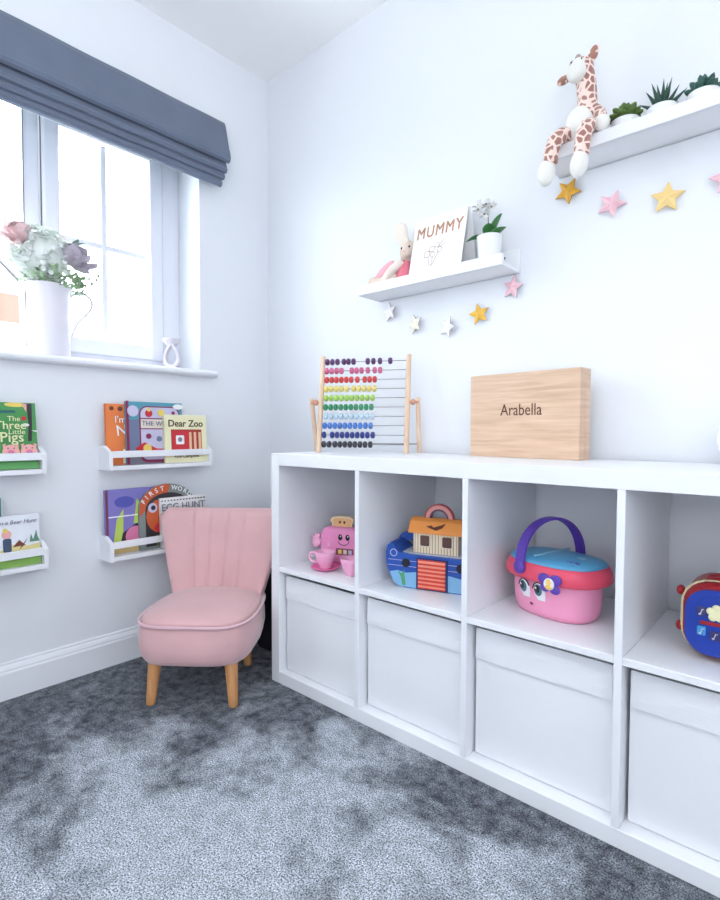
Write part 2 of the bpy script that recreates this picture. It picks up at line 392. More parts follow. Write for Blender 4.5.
def fold(name, xf, zt, zb, y1):
    pts = [(xf-0.03, zt), (xf-0.012, (zt+zb)/2+0.006), (xf-0.003, zb+0.014)]
    pts += [(xf-0.006+0.007*math.cos(R(a)), zb+0.007+0.007*math.sin(R(a))) for a in (0, -45, -90, -135)]
    pts += [(xf-0.018, zb+0.012), (xf-0.035, zb+0.03)]
    return blind_layer(name, [(x, z-1.80) for x, z in pts], -0.88, y1+1.12, 0.005, 0.0012)
m = MB(); m.box((0.026, 0, 0.232), (0.05, 1.70, 0.03), 0.003); m.build('headrail', BLIND, bl)
pts = [(0.052, 2.066), (0.060, 2.05), (0.070, 2.01), (0.082, 1.96), (0.091, 1.93), (0.094, 1.915), (0.092, 1.908), (0.086, 1.904), (0.078, 1.91), (0.068, 1.935), (0.062, 1.96)]
blind_layer('front_panel', [(x, z-1.80) for x, z in pts], -0.88, -0.262+1.12, 0.005, 0.0008)
fold('fold', 0.078, 1.95, 1.866, -0.268); fold('fold', 0.070, 1.91, 1.841, -0.274); fold('fold', 0.066, 1.88, 1.812, -0.284)

# ================================================================== SHELF UNIT
UX, UYF, UYB = 0.52, -0.405, -0.016
OT, IT, CELL = 0.039, 0.016, 0.335
UW = 2*OT+3*IT+4*CELL; UH = 2*OT+IT+2*CELL
un = thing('cube_shelf_unit', 'long white cube shelf unit along the back wall, bins below and toys above', 'shelf unit', (UX, 0, 0))
UD = UYB-UYF; UYC = (UYB+UYF)/2
def ubox(name, x0, x1, z0, z1, inset=0.0):
    m = MB(); m.box(((x0+x1)/2, UYC+inset/2, (z0+z1)/2), (x1-x0, UD-inset, z1-z0), 0.0012, seg=1); return m.build(name, LAM, un)
ubox('side_panel', 0, OT, 0, UH); ubox('side_panel', UW-OT, UW, 0, UH)
ubox('top_panel', OT, UW-OT, UH-OT, UH); ubox('bottom_panel', OT, UW-OT, 0, OT)
for k in (1, 2, 3):
    x0 = OT+k*CELL+(k-1)*IT; ubox('divider', x0, x0+IT, OT, UH-OT)
SZ0, SZ1 = OT+CELL, OT+CELL+IT
CX = [UX+OT+k*(CELL+IT) for k in range(4)]     # left inner face of each cell
for k in range(4): ubox('shelf', CX[k]-UX, CX[k]-UX+CELL, SZ0, SZ1, 0.001)

# ---- fabric bins
binlab = ['white fabric bin in the left end cell of the shelf unit, beside the pink chair', 'white fabric bin under the wooden ark toy', 'white fabric bin under the pink picnic basket toy', 'white fabric bin under the blue activity toy']
def make_bin():
    t = thing('storage_bin', binlab[0], 'bin', (0, 0, 0), 0, 'white fabric bins in the lower cells')
    W, H, D = 0.321, 0.316, 0.35
    m = MB(); th = 0.006; n = 8
    # open fabric box with slightly bowed sides
    def ring(z, ins, bow):
        pts = []
        for (ax, ay, bx, by) in ((-1, -1, 1, -1), (1, -1, 1, 1), (1, 1, -1, 1), (-1, 1, -1, -1)):
            for k in range(n):
                f = k/n; x = (ax+(bx-ax)*f)*(W/2-ins); y = (ay+(by-ay)*f)*(D/2-ins); bb = bow*math.sin(PI*f)
                if ay == by: y += (1 if ay > 0 else -1)*bb
                else: x += (1 if ax > 0 else -1)*bb*0.4
                pts.append((x, y, z))
        return pts
    zs = [0.0, 0.004, 0.05, 0.12, 0.2, 0.27, 0.31, H]
    outer = [ring(z, 0.004 if z == 0 else 0.0, 0.0035*math.sin(PI*min(z/H, 1))*(1 if z > 0 else 0)) for z in zs]
    inner = [ring(z, th, 0.0) for z in (H, 0.2, 0.012)]
    m.loft(outer+inner, True, smooth=False); m.build('bin_body', BIN, t)
    m = MB()   # turned-over band along the top of the front
    rows = 10; cols = 18; b = []
    for j in range(rows+1):
        z = H+0.002-0.074*j/rows
        r_ = []
        for i in range(cols+1):
            f = i/cols; x = (f-0.5)*(W-0.004)
            yo = -D/2-0.0035-0.0025*math.sin(PI*j/rows)-0.003*(j/rows)**2-0.0035*math.sin(PI*f)*math.sin(PI*min(1, z/H)) - 0.0006*math.sin(9*f+3*j*0.3)
            r_.append((x, yo, z))
        r_.append((W/2-0.002, -D/2+0.002, z)); r_.insert(0, (-W/2+0.002, -D/2+0.002, z))
        b.append(r_)
    m.loft(b, True, smooth=False, closed=True); m.build('handle_band', BIN, t)
    return t
b0 = make_bin()
for k in range(4):
    o = b0 if k == 0 else copy_tree(b0)
    o.location = (CX[k]+CELL/2, UYF+0.029+0.175+ (0.0, 0.006, 0.008, 0.008)[k], OT); o['label'] = binlab[k]
SHELFZ = SZ1; TOPZ = UH

# ================================================================== CHAIR
CHX, CHY = 0.3725, -0.5555
FDIR = Vector((0.632, -0.775, 0)).normalized(); CRZ = math.atan2(FDIR.y, FDIR.x)+PI/2      # local -Y faces FDIR
ch = thing('accent_chair', 'small pink velvet chair with channelled back and tapered wooden legs', 'chair', (CHX, CHY, 0), CRZ)
def seat_outline(ins=0.0, n=40):
    pts = []
    for k in range(n):
        a = 2*PI*k/n; ca, sa = math.cos(a), math.sin(a)
        e = 0.55 if sa > 0 else 0.46
        x = (0.179-ins)*math.copysign(abs(ca)**e, ca); y = (0.205-ins)*math.copysign(abs(sa)**(0.5 if sa > 0 else 0.56), sa)
        x *= 1.0 - 0.10*max(0, y)/0.2
        pts.append((x, y))
    return pts
m = MB(); rings = []
for (z, ins) in ((0.128, 0.05), (0.13, 0.03), (0.137, 0.014), (0.155, 0.003), (0.185, -0.003), (0.22, -0.002), (0.246, 0.002), (0.256, 0.004)):
    rings.append([(x, y, z) for x, y in seat_outline(ins)])
m.loft(rings); m.build('seat', PINK, ch)
m = MB(); rings = []
for (z, ins) in ((0.250, 0.012), (0.258, 0.004), (0.268, 0.014), (0.276, 0.035), (0.283, 0.075), (0.287, 0.12), (0.288, 0.17)):
    rings.append([(x, y, z+0.012*max(0, -y*2)*0) for x, y in seat_outline(ins)])
m.loft(rings); cu = m.build('seat_cushion', PINK, ch)
m = MB(); m.tube([(x, y, 0.257) for x, y in seat_outline(-0.001, 60)], 0.0048, 8, closed=True); m.build('piping', PIPE, ch)
# channelled back
m = MB(); nu, nv = 72, 28; fr, bk = [], []
seams = [(-0.116, -0.088), (-0.055, -0.042), (0.012, 0.004), (0.074, 0.052)]
for j in range(nv+1):
    t = j/nv; hw = 0.150+0.086*t**0.9; z0 = 0.225+0.332*t
    rf, rb = [], []
    for i in range(nu+1):
        s_ = -1+2*i/nu; x = s_*hw
        zz = z0 - (0.006*(1-s_*s_) if t > 0.5 else 0)*((t-0.5)*2) - (0.032*max(0, abs(s_)-0.86)/0.14*(t**6))
        yc = 0.150+0.075*t - 0.045*abs(s_)**2.4
        edge = (1-abs(s_)**10)**0.5; top = (1-t**12)**0.5
        th = 0.004+0.030*edge*top
        gr = sum(math.exp(-((x-(b_+(a_-b_)*t))/0.0052)**2) for a_, b_ in seams)
        gr *= 1 if 0.12 < t < 0.985 else 0
        rf.append((x, yc-th+0.0085*gr - 0.006*math.sin(PI*t)*(1-s_*s_), zz)); rb.append((x, yc+th*0.8, zz))
    fr.append(rf); bk.append(rb)
rings = [fr[j]+list(reversed(bk[j])) for j in range(nv+1)]
m.loft(rings); m.build('backrest', PINK, ch)
for (lx, ly) in ((-0.118, -0.14), (0.118, -0.14), (-0.09, 0.125), (0.09, 0.125)):
    m = MB(); sx, sy = (0.010 if lx > 0 else -0.010), (0.012 if ly > 0 else -0.012); rings = []
    for f in (0, 0.02, 0.3, 0.6, 0.97, 1.0):
        rr = (0.0140 if f > 0 else 0.0125)+0.0065*f; rings.append([(lx+sx*(1-f)+rr*math.cos(2*PI*k/20), ly+sy*(1-f)+rr*math.sin(2*PI*k/20), 0.135*f) for k in range(20)])
    m.loft(rings); m.build('leg', OAKLEG, ch)

# dark fabric bag behind the chair
m = MB(); rings = []
for z, ins in ((0, 0.012), (0.012, 0.0), (0.12, -0.004), (0.26, 0.0), (0.33, 0.004)):
    rings.append([(x*(1-ins*4), y*(1-ins*4), z) for x, y in rrect(0.24, 0.15, 0.03, 5)])
bag = thing('fabric_bag', 'dark navy fabric bag standing on the carpet behind the pink chair', 'bag', (0.36, -0.19, 0), R(0))
NAVY = P('dark_navy_fabric', (26, 26, 42), 0.9, 0.15, 40, 0.2, 300)
m.loft(rings); m.build('bag_body', NAVY, bag)
m = MB(); m.tube([(x, y, 0.33) for x, y in rrect(0.24, 0.15, 0.03, 5)], 0.006, 8, closed=True); m.build('hem', NAVY, bag)

# ================================================================== WALL BOOK RACKS (left wall): local X -> world +Y, front (-Y) -> world +X
def make_rack(loc, label):
    t = thing('book_rack', label, 'shelf', loc, PI/2, 'white book racks on the window wall')
    W, D, H = 0.40, 0.088, 0.084
    for x in (-W/2+0.0065, W/2-0.0065):
        m = MB(); m.prism([(0, 0), (-D, 0), (-D, 0.060), (-D+0.022, 0.072), (-D+0.05, H), (0, H)], x-0.0065, x+0.0065, axis='x'); m.build('end_panel', LEDGE, t)
    m = MB(); m.box((0, -D/2, 0.0075), (W-0.026, D, 0.015), 0.001, seg=1); m.build('base_board', LEDGE, t)
    m = MB(); m.box((0, -D+0.0065, 0.0545), (W-0.026, 0.011, 0.023), 0.001, seg=1); m.build('front_rail', LEDGE, t)
    return t
RACK_R = -0.549; RACK_L = -1.139
racks = [((0, RACK_R, 0.701), 'white wall book rack holding the orange book and two others'),
         ((0, RACK_R, 0.388), 'white wall book rack partly hidden behind the pink chair back'),
         ((0, RACK_L, 0.703), 'white wall book rack holding the green book with two pig faces'),
         ((0, RACK_L, 0.407), 'white wall book rack holding the white landscape picture book')]
rk = make_rack(*racks[0])
for loc, lab in racks[1:]:
    c = copy_tree(rk); c.location = loc; c['label'] = lab

# ---- books: origin at the back bottom centre, local X right, Z up, front towards -Y
t_cover = {}
def make_book(label, x, y, z, W, H, T, cover, lean=4.0, group='picture books in the wall racks', outline=None, rz=0.0):
    t = thing('picture_book', label, 'book', (x, y, z), PI/2+rz, group, rx=0)
    t.rotation_euler = Euler((-R(lean), 0, PI/2+rz), 'XYZ')
    m = MB(); c = 0.0016
    if outline is None:
        m.box((0, -T+c/2, H/2), (W, c, H), 0.0004, seg=1); m.box((0, -c/2, H/2), (W, c, H), 0.0004, seg=1); m.box((-W/2+c/2, -T/2, H/2), (c, T, H), 0.0004, seg=1)
        m.build('cover', cover, t)
        m = MB(); m.box((0.0, -T/2, H/2), (W-0.006, T-2*c, H-0.006)); m.build('pages', PAPER, t)
    else:
        m.prism(outline, -T, 0.0); m.build('cover', cover, t)
    t['_h'] = H; t['_w'] = W
    if outline is None: t_cover[t.name] = cover
    return t, -T
def art(t, yf, items, name='cover_art'):
    """printed shapes lying on the cover: (poly, material), later ones on top"""
    h = t['_h']; wd = t['_w']
    items = [(rect(-wd/2+0.001, 0.001, wd/2-0.001, h-0.001), t_cover[t.name])]+items if t.name in t_cover else items
    m = MB()
    for i, (poly, mat) in enumerate(items): m.prism(poly, yf-0.0003-0.00025*i, yf+0.0004, mat=mat)
    o = m.build(name, None, t); return o
def rect(x0, z0, x1, z1): return [(x0, z0), (x1, z0), (x1, z1), (x0, z1)]
def K(n, c, r=0.55): return P(n, c, r, 0.04, 30)
zt = 0.7165
# orange book
t, y = make_book('orange picture book standing at the left end of its rack', 0.029, -0.651, zt, 0.17, 0.214, 0.012, K('orange_cover', (238, 132, 70)), 2.5)
art(t, y, [(circ(0.008, 12, -0.064, 0.198), K('brown_print', (120, 62, 50))), (circ(0.009, 12, -0.034, 0.197), K('brown_print', (120, 62, 50))), (circ(0.008, 12, -0.008, 0.198), K('brown_print', (120, 62, 50))),
           (rect(-0.028, 0.004, 0.004, 0.055), K('cream_print', (238, 226, 210))), (circ(0.006, 10, -0.018, 0.04), BLACK), (circ(0.006, 10, -0.006, 0.036), BLACK)])
lettering('title', "I'm", 0.034, WHITE, t, (-0.056, y-0.003, 0.148), align='LEFT'); lettering('title', 'Not', 0.052, WHITE, t, (-0.050, y-0.003, 0.102), tilt=-0.1, offset=0.0006, align='LEFT')
# bus board book
LIL = K('lilac_cover', (176, 168, 206)); MAR = K('maroon_print', (140, 44, 88)); TEAL = K('teal_print', (86, 156, 178)); RED = K('red_print', (206, 48, 58)); YEL = K('yellow_print', (240, 214, 110)); PALE = K('pale_lilac_print', (204, 200, 226))
t, y = make_book('lilac and teal board book with a bus drawing, middle of the upper rack', 0.044, -0.564, zt, 0.216, 0.224, 0.013, TEAL, 2.5)
art(t, y, [(rect(-0.108, 0, -0.098, 0.226), MAR), (rect(-0.098, 0, 0.108, 0.05), K('grey_print', (130, 130, 146))), (rect(-0.098, 0.05, -0.062, 0.16), K('slate_print', (112, 124, 156))),
           (rrect(0.158, 0.205, 0.03, 6, 0.018, 0.107), MAR), (rrect(0.148, 0.19, 0.026, 6, 0.018, 0.110), PALE), (rect(-0.056, 0.125, 0.092, 0.129), MAR), (rect(-0.056, 0.162, 0.092, 0.166), MAR), (rect(-0.055, 0.13, 0.091, 0.161), K('cream_print', (238, 226, 210))),
           (circ(0.014, 14, -0.025, 0.183), RED), (circ(0.007, 10, -0.025, 0.196), YEL), (circ(0.013, 14, 0.022, 0.186), YEL), (circ(0.012, 14, 0.07, 0.184), PALE), (circ(0.007, 12, 0.07, 0.186), MAR),
           (circ(0.010, 12, -0.028, 0.1), MAR), (circ(0.010, 12, 0.012, 0.09), K('slate_print', (112, 124, 156))), (circ(0.02, 14, -0.084, 0.19), PALE), (circ(0.02, 14, 0.09, 0.21, 0.010), WHITE),
           ([(-0.075, 0.06), (-0.045, 0.078), (0.0, 0.055), (0.06, 0.052), (0.09, 0.06), (0.09, 0.03), (-0.075, 0.03)], RED), (circ(0.016, 14, -0.035, 0.056), YEL), (rect(0.01, 0.035, 0.03, 0.05), MAR), (rect(0.04, 0.035, 0.06, 0.05), MAR)])
lettering('title', 'THE WHEELS', 0.025, K('slate_print', (112, 124, 156)), t, (0.018, y-0.0065, 0.138))
# cream zoo book
CREAM = K('pale_yellow_cover', (244, 240, 200)); BR = K('brick_red_print', (176, 62, 50))
t, y = make_book('pale yellow book with a red crate panel, right end of the upper rack', 0.0605, -0.449, zt, 0.176, 0.180, 0.011, CREAM, 3.0)
GRN = K('dark_brown_print', (74, 52, 44))
art(t, y, [(rect(-0.062, 0.03, 0.066, 0.125), BR), (rect(-0.058, 0.034, 0.012, 0.121), RED), (rrect(0.034, 0.034, 0.004, 3, -0.026, 0.086), WHITE), (circ(0.009, 12, -0.026, 0.087), K('grey_print', (130, 130, 146)))]
    + [(rect(x, 0.034, x+0.010, 0.115), K('peach_print', (240, 196, 160))) for x in (0.012, 0.032, 0.052)])
lettering('title', 'Dear Zoo', 0.036, GRN, t, (0.0, y-0.001, 0.136), offset=0.0006, sx=1.0)
lettering('author_name', 'Rod Campbell', 0.018, GRN, t, (0.0, y-0.001, 0.0185))
# lower rack
zl = 0.4035
PUR = K('violet_cover', (132, 124, 196)); LIME = K('lime_print', (190, 214, 96)); NIGHT = K('navy_print', (60, 58, 108)); ROSE = K('pink_print', (226, 128, 170)); TAN = K('tan_print', (216, 190, 130)); DK = K('dark_print', (50, 42, 50))
t, y = make_book('violet picture book with lime leaf shapes, left end of the lower rack', 0.028, -0.634, zl, 0.214, 0.226, 0.014, PUR, 2.5)
art(t, y, [(rect(-0.107, 0, -0.098, 0.226), K('plum_print', (120, 62, 96))), (rect(-0.098, 0.0, 0.107, 0.03), TAN), (circ(0.036, 18, -0.04, 0.18, 0.02), K('blue_print', (84, 86, 176))),
           ([(-0.085, 0.03), (-0.07, 0.12), (-0.045, 0.155), (-0.05, 0.03)], LIME), ([(-0.01, 0.10), (0.005, 0.19), (0.02, 0.16), (0.03, 0.1)], LIME), ([(0.01, 0.10), (0.012, 0.16), (0.03, 0.11)], RED),
           ([(0.02, 0.03), (0.03, 0.19), (0.06, 0.21), (0.107, 0.2), (0.107, 0.03)], NIGHT), ([(-0.06, 0.03), (-0.05, 0.07), (0.0, 0.1), (0.05, 0.07), (0.06, 0.03)], DK), (circ(0.036, 20, -0.005, 0.055), ROSE),
           (rect(-0.098, 0.128, 0.06, 0.132), WHITE)])
# arched first words book
outl = [(-0.112, 0), (0.112, 0), (0.112, 0.15)] + circ(0.112, 18, 0, 0.15, 0.084, 0, 180)[1:-1] + [(-0.112, 0.15)]
t, y = make_book('grey arched board book with cut-out animal face behind the egg book', 0.044, -0.516, zl, 0.224, 0.234, 0.013, K('sage_grey_cover', (132, 142, 140)), 2.5, outline=outl)
inn = [(-0.09, 0.01), (0.09, 0.01), (0.09, 0.14)] + circ(0.09, 16, 0, 0.14, 0.062, 0, 180)[1:-1] + [(-0.09, 0.14)]
ORG = K('burnt_orange_print', (208, 96, 52))
art(t, y, [([(-0.112, 0.12), (-0.112, 0.15)] + circ(0.112, 12, 0, 0.15, 0.084, 180, 85)[1:] + [(0.0, 0.2), (-0.07, 0.165)], ORG), (inn, DK), (circ(0.056, 16, -0.032, 0.118, 0.062), ORG), (circ(0.018, 14, -0.062, 0.15), PALE), (circ(0.009, 12, -0.06, 0.15), BLACK), (circ(0.016, 12, -0.02, 0.14), K('peach_print', (240, 196, 160))),
           (circ(0.014, 12, 0.0, 0.12), YEL), ([(-0.06, 0.07), (-0.03, 0.05), (0.01, 0.085), (0, 0.1), (-0.05, 0.09)], RED), (rect(-0.05, 0.01, -0.01, 0.05), K('moss_print', (96, 110, 70)))])
# title letters along the arch
for i, chh in enumerate('FIRST WORDS'):
    if chh == ' ': continue
    a = R(157 - i*13.4); lettering('title', chh, 0.024, WHITE, t, (0.100*math.cos(a), y-0.004, 0.143+0.069*math.sin(a)), tilt=-(a-PI/2)*0.8, offset=0.0006)
t, y = make_book('white book with grey capital letters directly behind the pink chair back', 0.0605, -0.462, zl, 0.186, 0.183, 0.01, K('off_white_cover', (240, 238, 238)), 3.0)
art(t, y, [(rect(-0.088+i*0.0125, 0.170, -0.082+i*0.0125, 0.174), DK) for i in range(15)])
lettering('title', 'EGG HUNT', 0.036, K('grey_print', (130, 130, 146)), t, (0.0, y-0.0055, 0.136), offset=0.0006)
# left racks
zt2, zl2 = 0.7185, 0.4225
GREEN = K('leaf_green_cover', (74, 150, 82)); LGR = K('pale_green_print', (170, 206, 150)); PIGP = K('pale_pink_print', (240, 176, 172))
t, y = make_book('green picture book with two pink pig faces and white title', 0.060, -1.060, zt2, 0.208, 0.204, 0.012, GREEN, 8.0)
it = [(rect(-0.104, 0, 0.104, 0.02), K('mid_green_print', (100, 170, 100))), (circ(0.03, 14, 0.05, 0.197, 0.007), YEL), ([(-0.104, 0.176), (0.046, 0.180), (0.05, 0.172), (-0.104, 0.166)], K('deep_teal_print', (40, 96, 104))),
      ([(0.08, 0.2), (0.094, 0.202), (0.092, 0.14), (0.088, 0.085), (0.078, 0.085), (0.082, 0.14)], DK), (circ(0.007, 10, 0.07, 0.155), RED), (circ(0.010, 12, 0.074, 0.135, 0.005), WHITE), ([(0.09, 0.118), (0.104, 0.112), (0.104, 0.118)], WHITE),
      ([(0.066, 0.2), (0.08, 0.2), (0.078, 0.175)], PIGP)]
for cx in (-0.05, 0.03, 0.078):
    it += [([(cx-0.021, 0.075), (cx-0.012, 0.078), (cx-0.019, 0.06)], PIGP), ([(cx+0.021, 0.075), (cx+0.012, 0.078), (cx+0.019, 0.06)], PIGP), (circ(0.0225, 18, cx, 0.052), PIGP), (circ(0.010, 14, cx, 0.049), ROSE), (circ(0.0018, 8, cx-0.003, 0.049), DK), (circ(0.0018, 8, cx+0.003, 0.049), DK), (circ(0.002, 8, cx-0.008, 0.063), DK), (circ(0.002, 8, cx+0.008, 0.063), DK)]
art(t, y, it)
LT = K('pale_lemon_print', (236, 238, 190))
lettering('title', 'The', 0.022, LT, t, (0.042, y-0.006, 0.146)); lettering('title', 'Three', 0.034, LT, t, (0.032, y-0.006, 0.122), offset=0.0004); lettering('title', 'Little', 0.022, LT, t, (0.048, y-0.006, 0.106)); lettering('title', 'Pigs', 0.042, LT, t, (0.034, y-0.006, 0.083), offset=0.0006)
SKYW = K('white_blue_cover', (232, 236, 244))
t, y = make_book('white landscape picture book with a small walking figure and grassy strip', 0.058, -1.080, zl2, 0.25, 0.155, 0.011, SKYW, 4.5)
art(t, y, [(rect(-0.125, 0, 0.125, 0.032), K('grass_print', (140, 184, 90))), ([(-0.125, 0.03), (-0.03, 0.06), (0.02, 0.054), (0.05, 0.068), (0.09, 0.06), (0.125, 0.065), (0.125, 0.03)], K('straw_print', (226, 214, 150))),
           ([(0.05, 0.06), (0.068, 0.08), (0.085, 0.062)], K('brown_print', (120, 62, 50))), ([(0.066, 0.05), (0.075, 0.064), (0.09, 0.082), (0.078, 0.06)], K('brown_print', (120, 62, 50))),
           ([(0.096, 0.07), (0.10, 0.095), (0.106, 0.075), (0.115, 0.105), (0.118, 0.085), (0.124, 0.07)], K('sage_print', (96, 140, 120))), (circ(0.013, 14, 0.035, 0.1), PIGP), (circ(0.007, 12, 0.032, 0.112), YEL), (rrect(0.022, 0.042, 0.006, 4, 0.036, 0.067), K('slate_blue_print', (66, 84, 112)))])
lettering('title', 'on a Bear Hunt', 0.017, K('grey_print', (130, 130, 146)), t, (0.062, y-0.003, 0.130), shear=0.25)
t, y = make_book('teal book at the frame edge behind the white landscape book', 0.03, -1.165, zl2, 0.23, 0.21, 0.01, K('teal_cover', (60, 140, 140)), 2)
art(t, y, [(rrect(0.18, 0.14, 0.01, 4, 0, 0.1), LGR)])

# ================================================================== SILL THINGS
vx, vy, vz = -0.058, -0.878, WZ0+0.0005
jug = thing('flower_jug', 'tall white enamel jug of flowers on the window sill', 'jug', (vx, vy, vz))
JUG = P('white_enamel', (236, 232, 242), 0.3, 0.015, 6)
m = MB(); m.lathe([(0.060, 0), (0.063, 0.003), (0.0635, 0.06), (0.0625, 0.13), (0.061, 0.19), (0.064, 0.218), (0.071, 0.236), (0.0715, 0.238), (0.068, 0.236), (0.060, 0.215), (0.058, 0.19), (0.059, 0.02), (0.001, 0.012)], seg=40); m.build('jug_body', JUG, jug)
m = MB(); hp = [(0.0, 0.056+0.0, 0.205), (0.0, 0.085, 0.228), (0.0, 0.115, 0.232), (0.0, 0.136, 0.215), (0.0, 0.138, 0.19), (0.0, 0.118, 0.160), (0.0, 0.092, 0.13), (0.0, 0.076, 0.095), (0.0, 0.066, 0.06), (0.0, 0.061, 0.05)]
def smooth_path(p, n=6):
    out = []; P_ = [Vector(q) for q in p]
    for i in range(len(P_)-1):
        p0, p1, p2, p3 = P_[max(i-1, 0)], P_[i], P_[i+1], P_[min(i+2, len(P_)-1)]
        for k in range(n):
            t_ = k/n; out.append(0.5*((2*p1)+(p2-p0)*t_+(2*p0-5*p1+4*p2-p3)*t_*t_+(3*p1-p0-3*p2+p3)*t_**3))
    out.append(P_[-1]); return out
m.tube(smooth_path(hp), 0.0052, 8); m.build('jug_handle', JUG, jug)
fl = thing('flower_bouquet', 'bouquet of white hydrangea, pink rose and mauve rose in the white jug', 'flowers', (vx, vy, vz+0.02))
def petal(m, c, d, L, W, cup=0.25, mat=None, nu=4, nv=3):
    """one cupped petal starting at c along unit d"""
    d = Vector(d).normalized(); rf = Vector((0, 0, 1)) if abs(d.z) < 0.9 else Vector((1, 0, 0)); sx = d.cross(rf).normalized(); nz = sx.cross(d)
    b = bmesh.new(); g = []
    for i in range(nu+1):
        u = i/nu; ww = W*max(math.sin(PI*(0.10+0.83*u)), 0)**0.6
        g.append([b.verts.new(Vector(c)+d*L*u+sx*ww*(-1+2*j/nv)*0.5+nz*(cup*L*u*u + cup*0.6*W*((-1+2*j/nv)**2))) for j in range(nv+1)])
    for i in range(nu):
        for j in range(nv): b.faces.new((g[i][j], g[i][j+1], g[i+1][j+1], g[i+1][j]))
    m._add(b, None, mat, True)
def rose(name, c, r, mat, face, label=None):
    m = MB(); f = Vector(face).normalized(); rf = Vector((0, 0, 1)); a = f.cross(rf).normalized(); b_ = a.cross(f)
    for ring_, (n, k, tilt) in enumerate(((3, 0.4, 0.15), (5, 0.65, 0.4), (6, 0.9, 0.75), (6, 1.1, 1.2))):
        for q in range(n):
            an = 2*PI*q/n+ring_*0.5; rad = a*math.cos(an)+b_*math.sin(an)
            petal(m, Vector(c)+rad*r*0.12*ring_-f*r*0.3, f*1.0+rad*tilt, r*(0.8+0.12*ring_), r*(0.85+0.2*ring_), 0.34, nu=5, nv=5)
    m.ell(c, (r*0.5, r*0.5, r*0.5), u=12, v=8)
    return m.build(name, mat, fl)
HYD = P('hydrangea_white', (240, 246, 242), 0.8, 0.04, 60); RPK = P('dusty_pink_petal', (240, 208, 210), 0.8, 0.08, 60); MAU = P('mauve_petal', (204, 194, 208), 0.8, 0.14, 60); LEAFG = P('grey_green_leaf', (142, 164, 158), 0.7, 0.1, 40); SPR = P('green_sprig', (158, 186, 146), 0.8, 0.2, 90)
random.seed(3)
m = MB(); hc = Vector((0.005, -0.022, 0.308)); 
for i in range(130):
    v = Vector((random.gauss(0, 1), random.gauss(0, 1), random.gauss(0, 1))).normalized(); c0 = hc+Vector((v.x*0.078, v.y*0.088, v.z*0.092))
    rf = Vector((0, 0, 1)) if abs(v.z) < 0.9 else Vector((1, 0, 0)); a_ = v.cross(rf).normalized(); b_ = a_.cross(v); ph = random.random()*PI
    for q in range(4):
        an = ph+q*PI/2; petal(m, c0, a_*math.cos(an)+b_*math.sin(an)+v*0.25, 0.017, 0.019, 0.2, nu=2, nv=2)
m.ell(hc, (0.068, 0.075, 0.08), u=16, v=10)
m.build('hydrangea_head', HYD, fl)
rose('pink_rose', (0.025, -0.100, 0.345), 0.040, RPK, (0.75, -0.45, 0.35))
rose('mauve_rose', (0.045, 0.078, 0.300), 0.047, MAU, (0.8, 0.35, 0.25))
rose('small_pink_rose', (-0.02, 0.055, 0.37), 0.026, RPK, (0.3, 0.5, 0.8))
m = MB()
for (c0, d0, L) in (((0.03, 0.04, 0.355), (0.3, 0.9, 0.15), 0.065), ((0.03, 0.05, 0.345), (0.5, 0.7, 0.6), 0.05)): petal(m, c0, d0, L, 0.04, 0.1)
m.build('leaf', LEAFG, fl)
m = MB(); random.seed(5)
for i in range(150):
    a = random.uniform(-2.2, 2.2); rr = random.uniform(0.055, 0.085); c0 = (rr*math.cos(a), rr*math.sin(a)*1.15+0.015, random.uniform(0.208, 0.258)-0.012*math.sin(a)); petal(m, c0, (random.uniform(0.2, 1), random.uniform(-1, 1), random.uniform(-0.5, 0.7)), random.uniform(0.014, 0.024), 0.015, 0.2, nu=2, nv=2)
m.build('foliage', SPR, fl)
for (e, b_) in (((0.03, 0.150, 0.285), (0.02, 0.075, 0.24)), ((0.04, 0.140, 0.255), (0.025, 0.07, 0.225)), ((0.0, 0.150, 0.32), (0.0, 0.07, 0.26)), ((0.05, 0.125, 0.235), (0.035, 0.05, 0.22))):
    m = MB(); e, b_ = Vector(e), Vector(b_); m.tube([Vector((0, 0, 0.18)), b_, e], 0.0012, 5)
    for q in range(11):
        c0 = b_.lerp(e, q/10); petal(m, c0, (random.uniform(-1, 1), random.uniform(-0.6, 1), random.uniform(-1, 1)), 0.014, 0.011, 0.2, nu=2, nv=2)
    m.build('sprig', SPR, fl)
m = MB(); 
for q in range(6): m.tube([(0.02*math.cos(q), 0.02*math.sin(q), 0.0), (0.03*math.cos(q), 0.03*math.sin(q), 0.16), (0.05*math.cos(q*1.7), 0.06*math.sin(q*1.7), 0.28)], 0.0025, 6)
m.build('stems', P('stem_green', (120, 150, 100), 0.7), fl)
# teardrop lantern
lan = thing('candle_holder', 'white candle holder with teardrop opening at the right end of the sill', 'candle holder', (-0.045, -0.442, WZ0+0.0005), R(48))
LC = P('pinkish_white_ceramic', (226, 220, 230), 0.4, 0.02, 20)
def tear(s_, n=28):
    out = []
    for k in range(n):
        a = 2*PI*k/n; x = s_*0.034*math.sin(a)*(math.sin(a/2)**0.9); out.append((x, 0.045+s_*(-0.048)*(-math.cos(a))))
    return out
m = MB(); o_, i_ = tear(1.12), tear(0.78); rings = [[(x, -0.02, z) for x, z in o_], [(x, 0.02, z) for x, z in o_], [(x, 0.02, z) for x, z in i_], [(x, -0.02, z) for x, z in i_]]
m.loft(rings, wrap=True, smooth=False); m.build('teardrop_frame', LC, lan, loc=(0, 0, 0.0085))
m = MB(); m.lathe([(0.020, 0.094), (0.030, 0.106), (0.034, 0.114), (0.034, 0.118), (0.026, 0.118), (0.022, 0.112), (0.0, 0.110)], seg=28); m.build('bowl', LC, lan)
m = MB(); m.box((0, 0, 0.003), (0.05, 0.042, 0.006), 0.002); m.build('base', LC, lan)

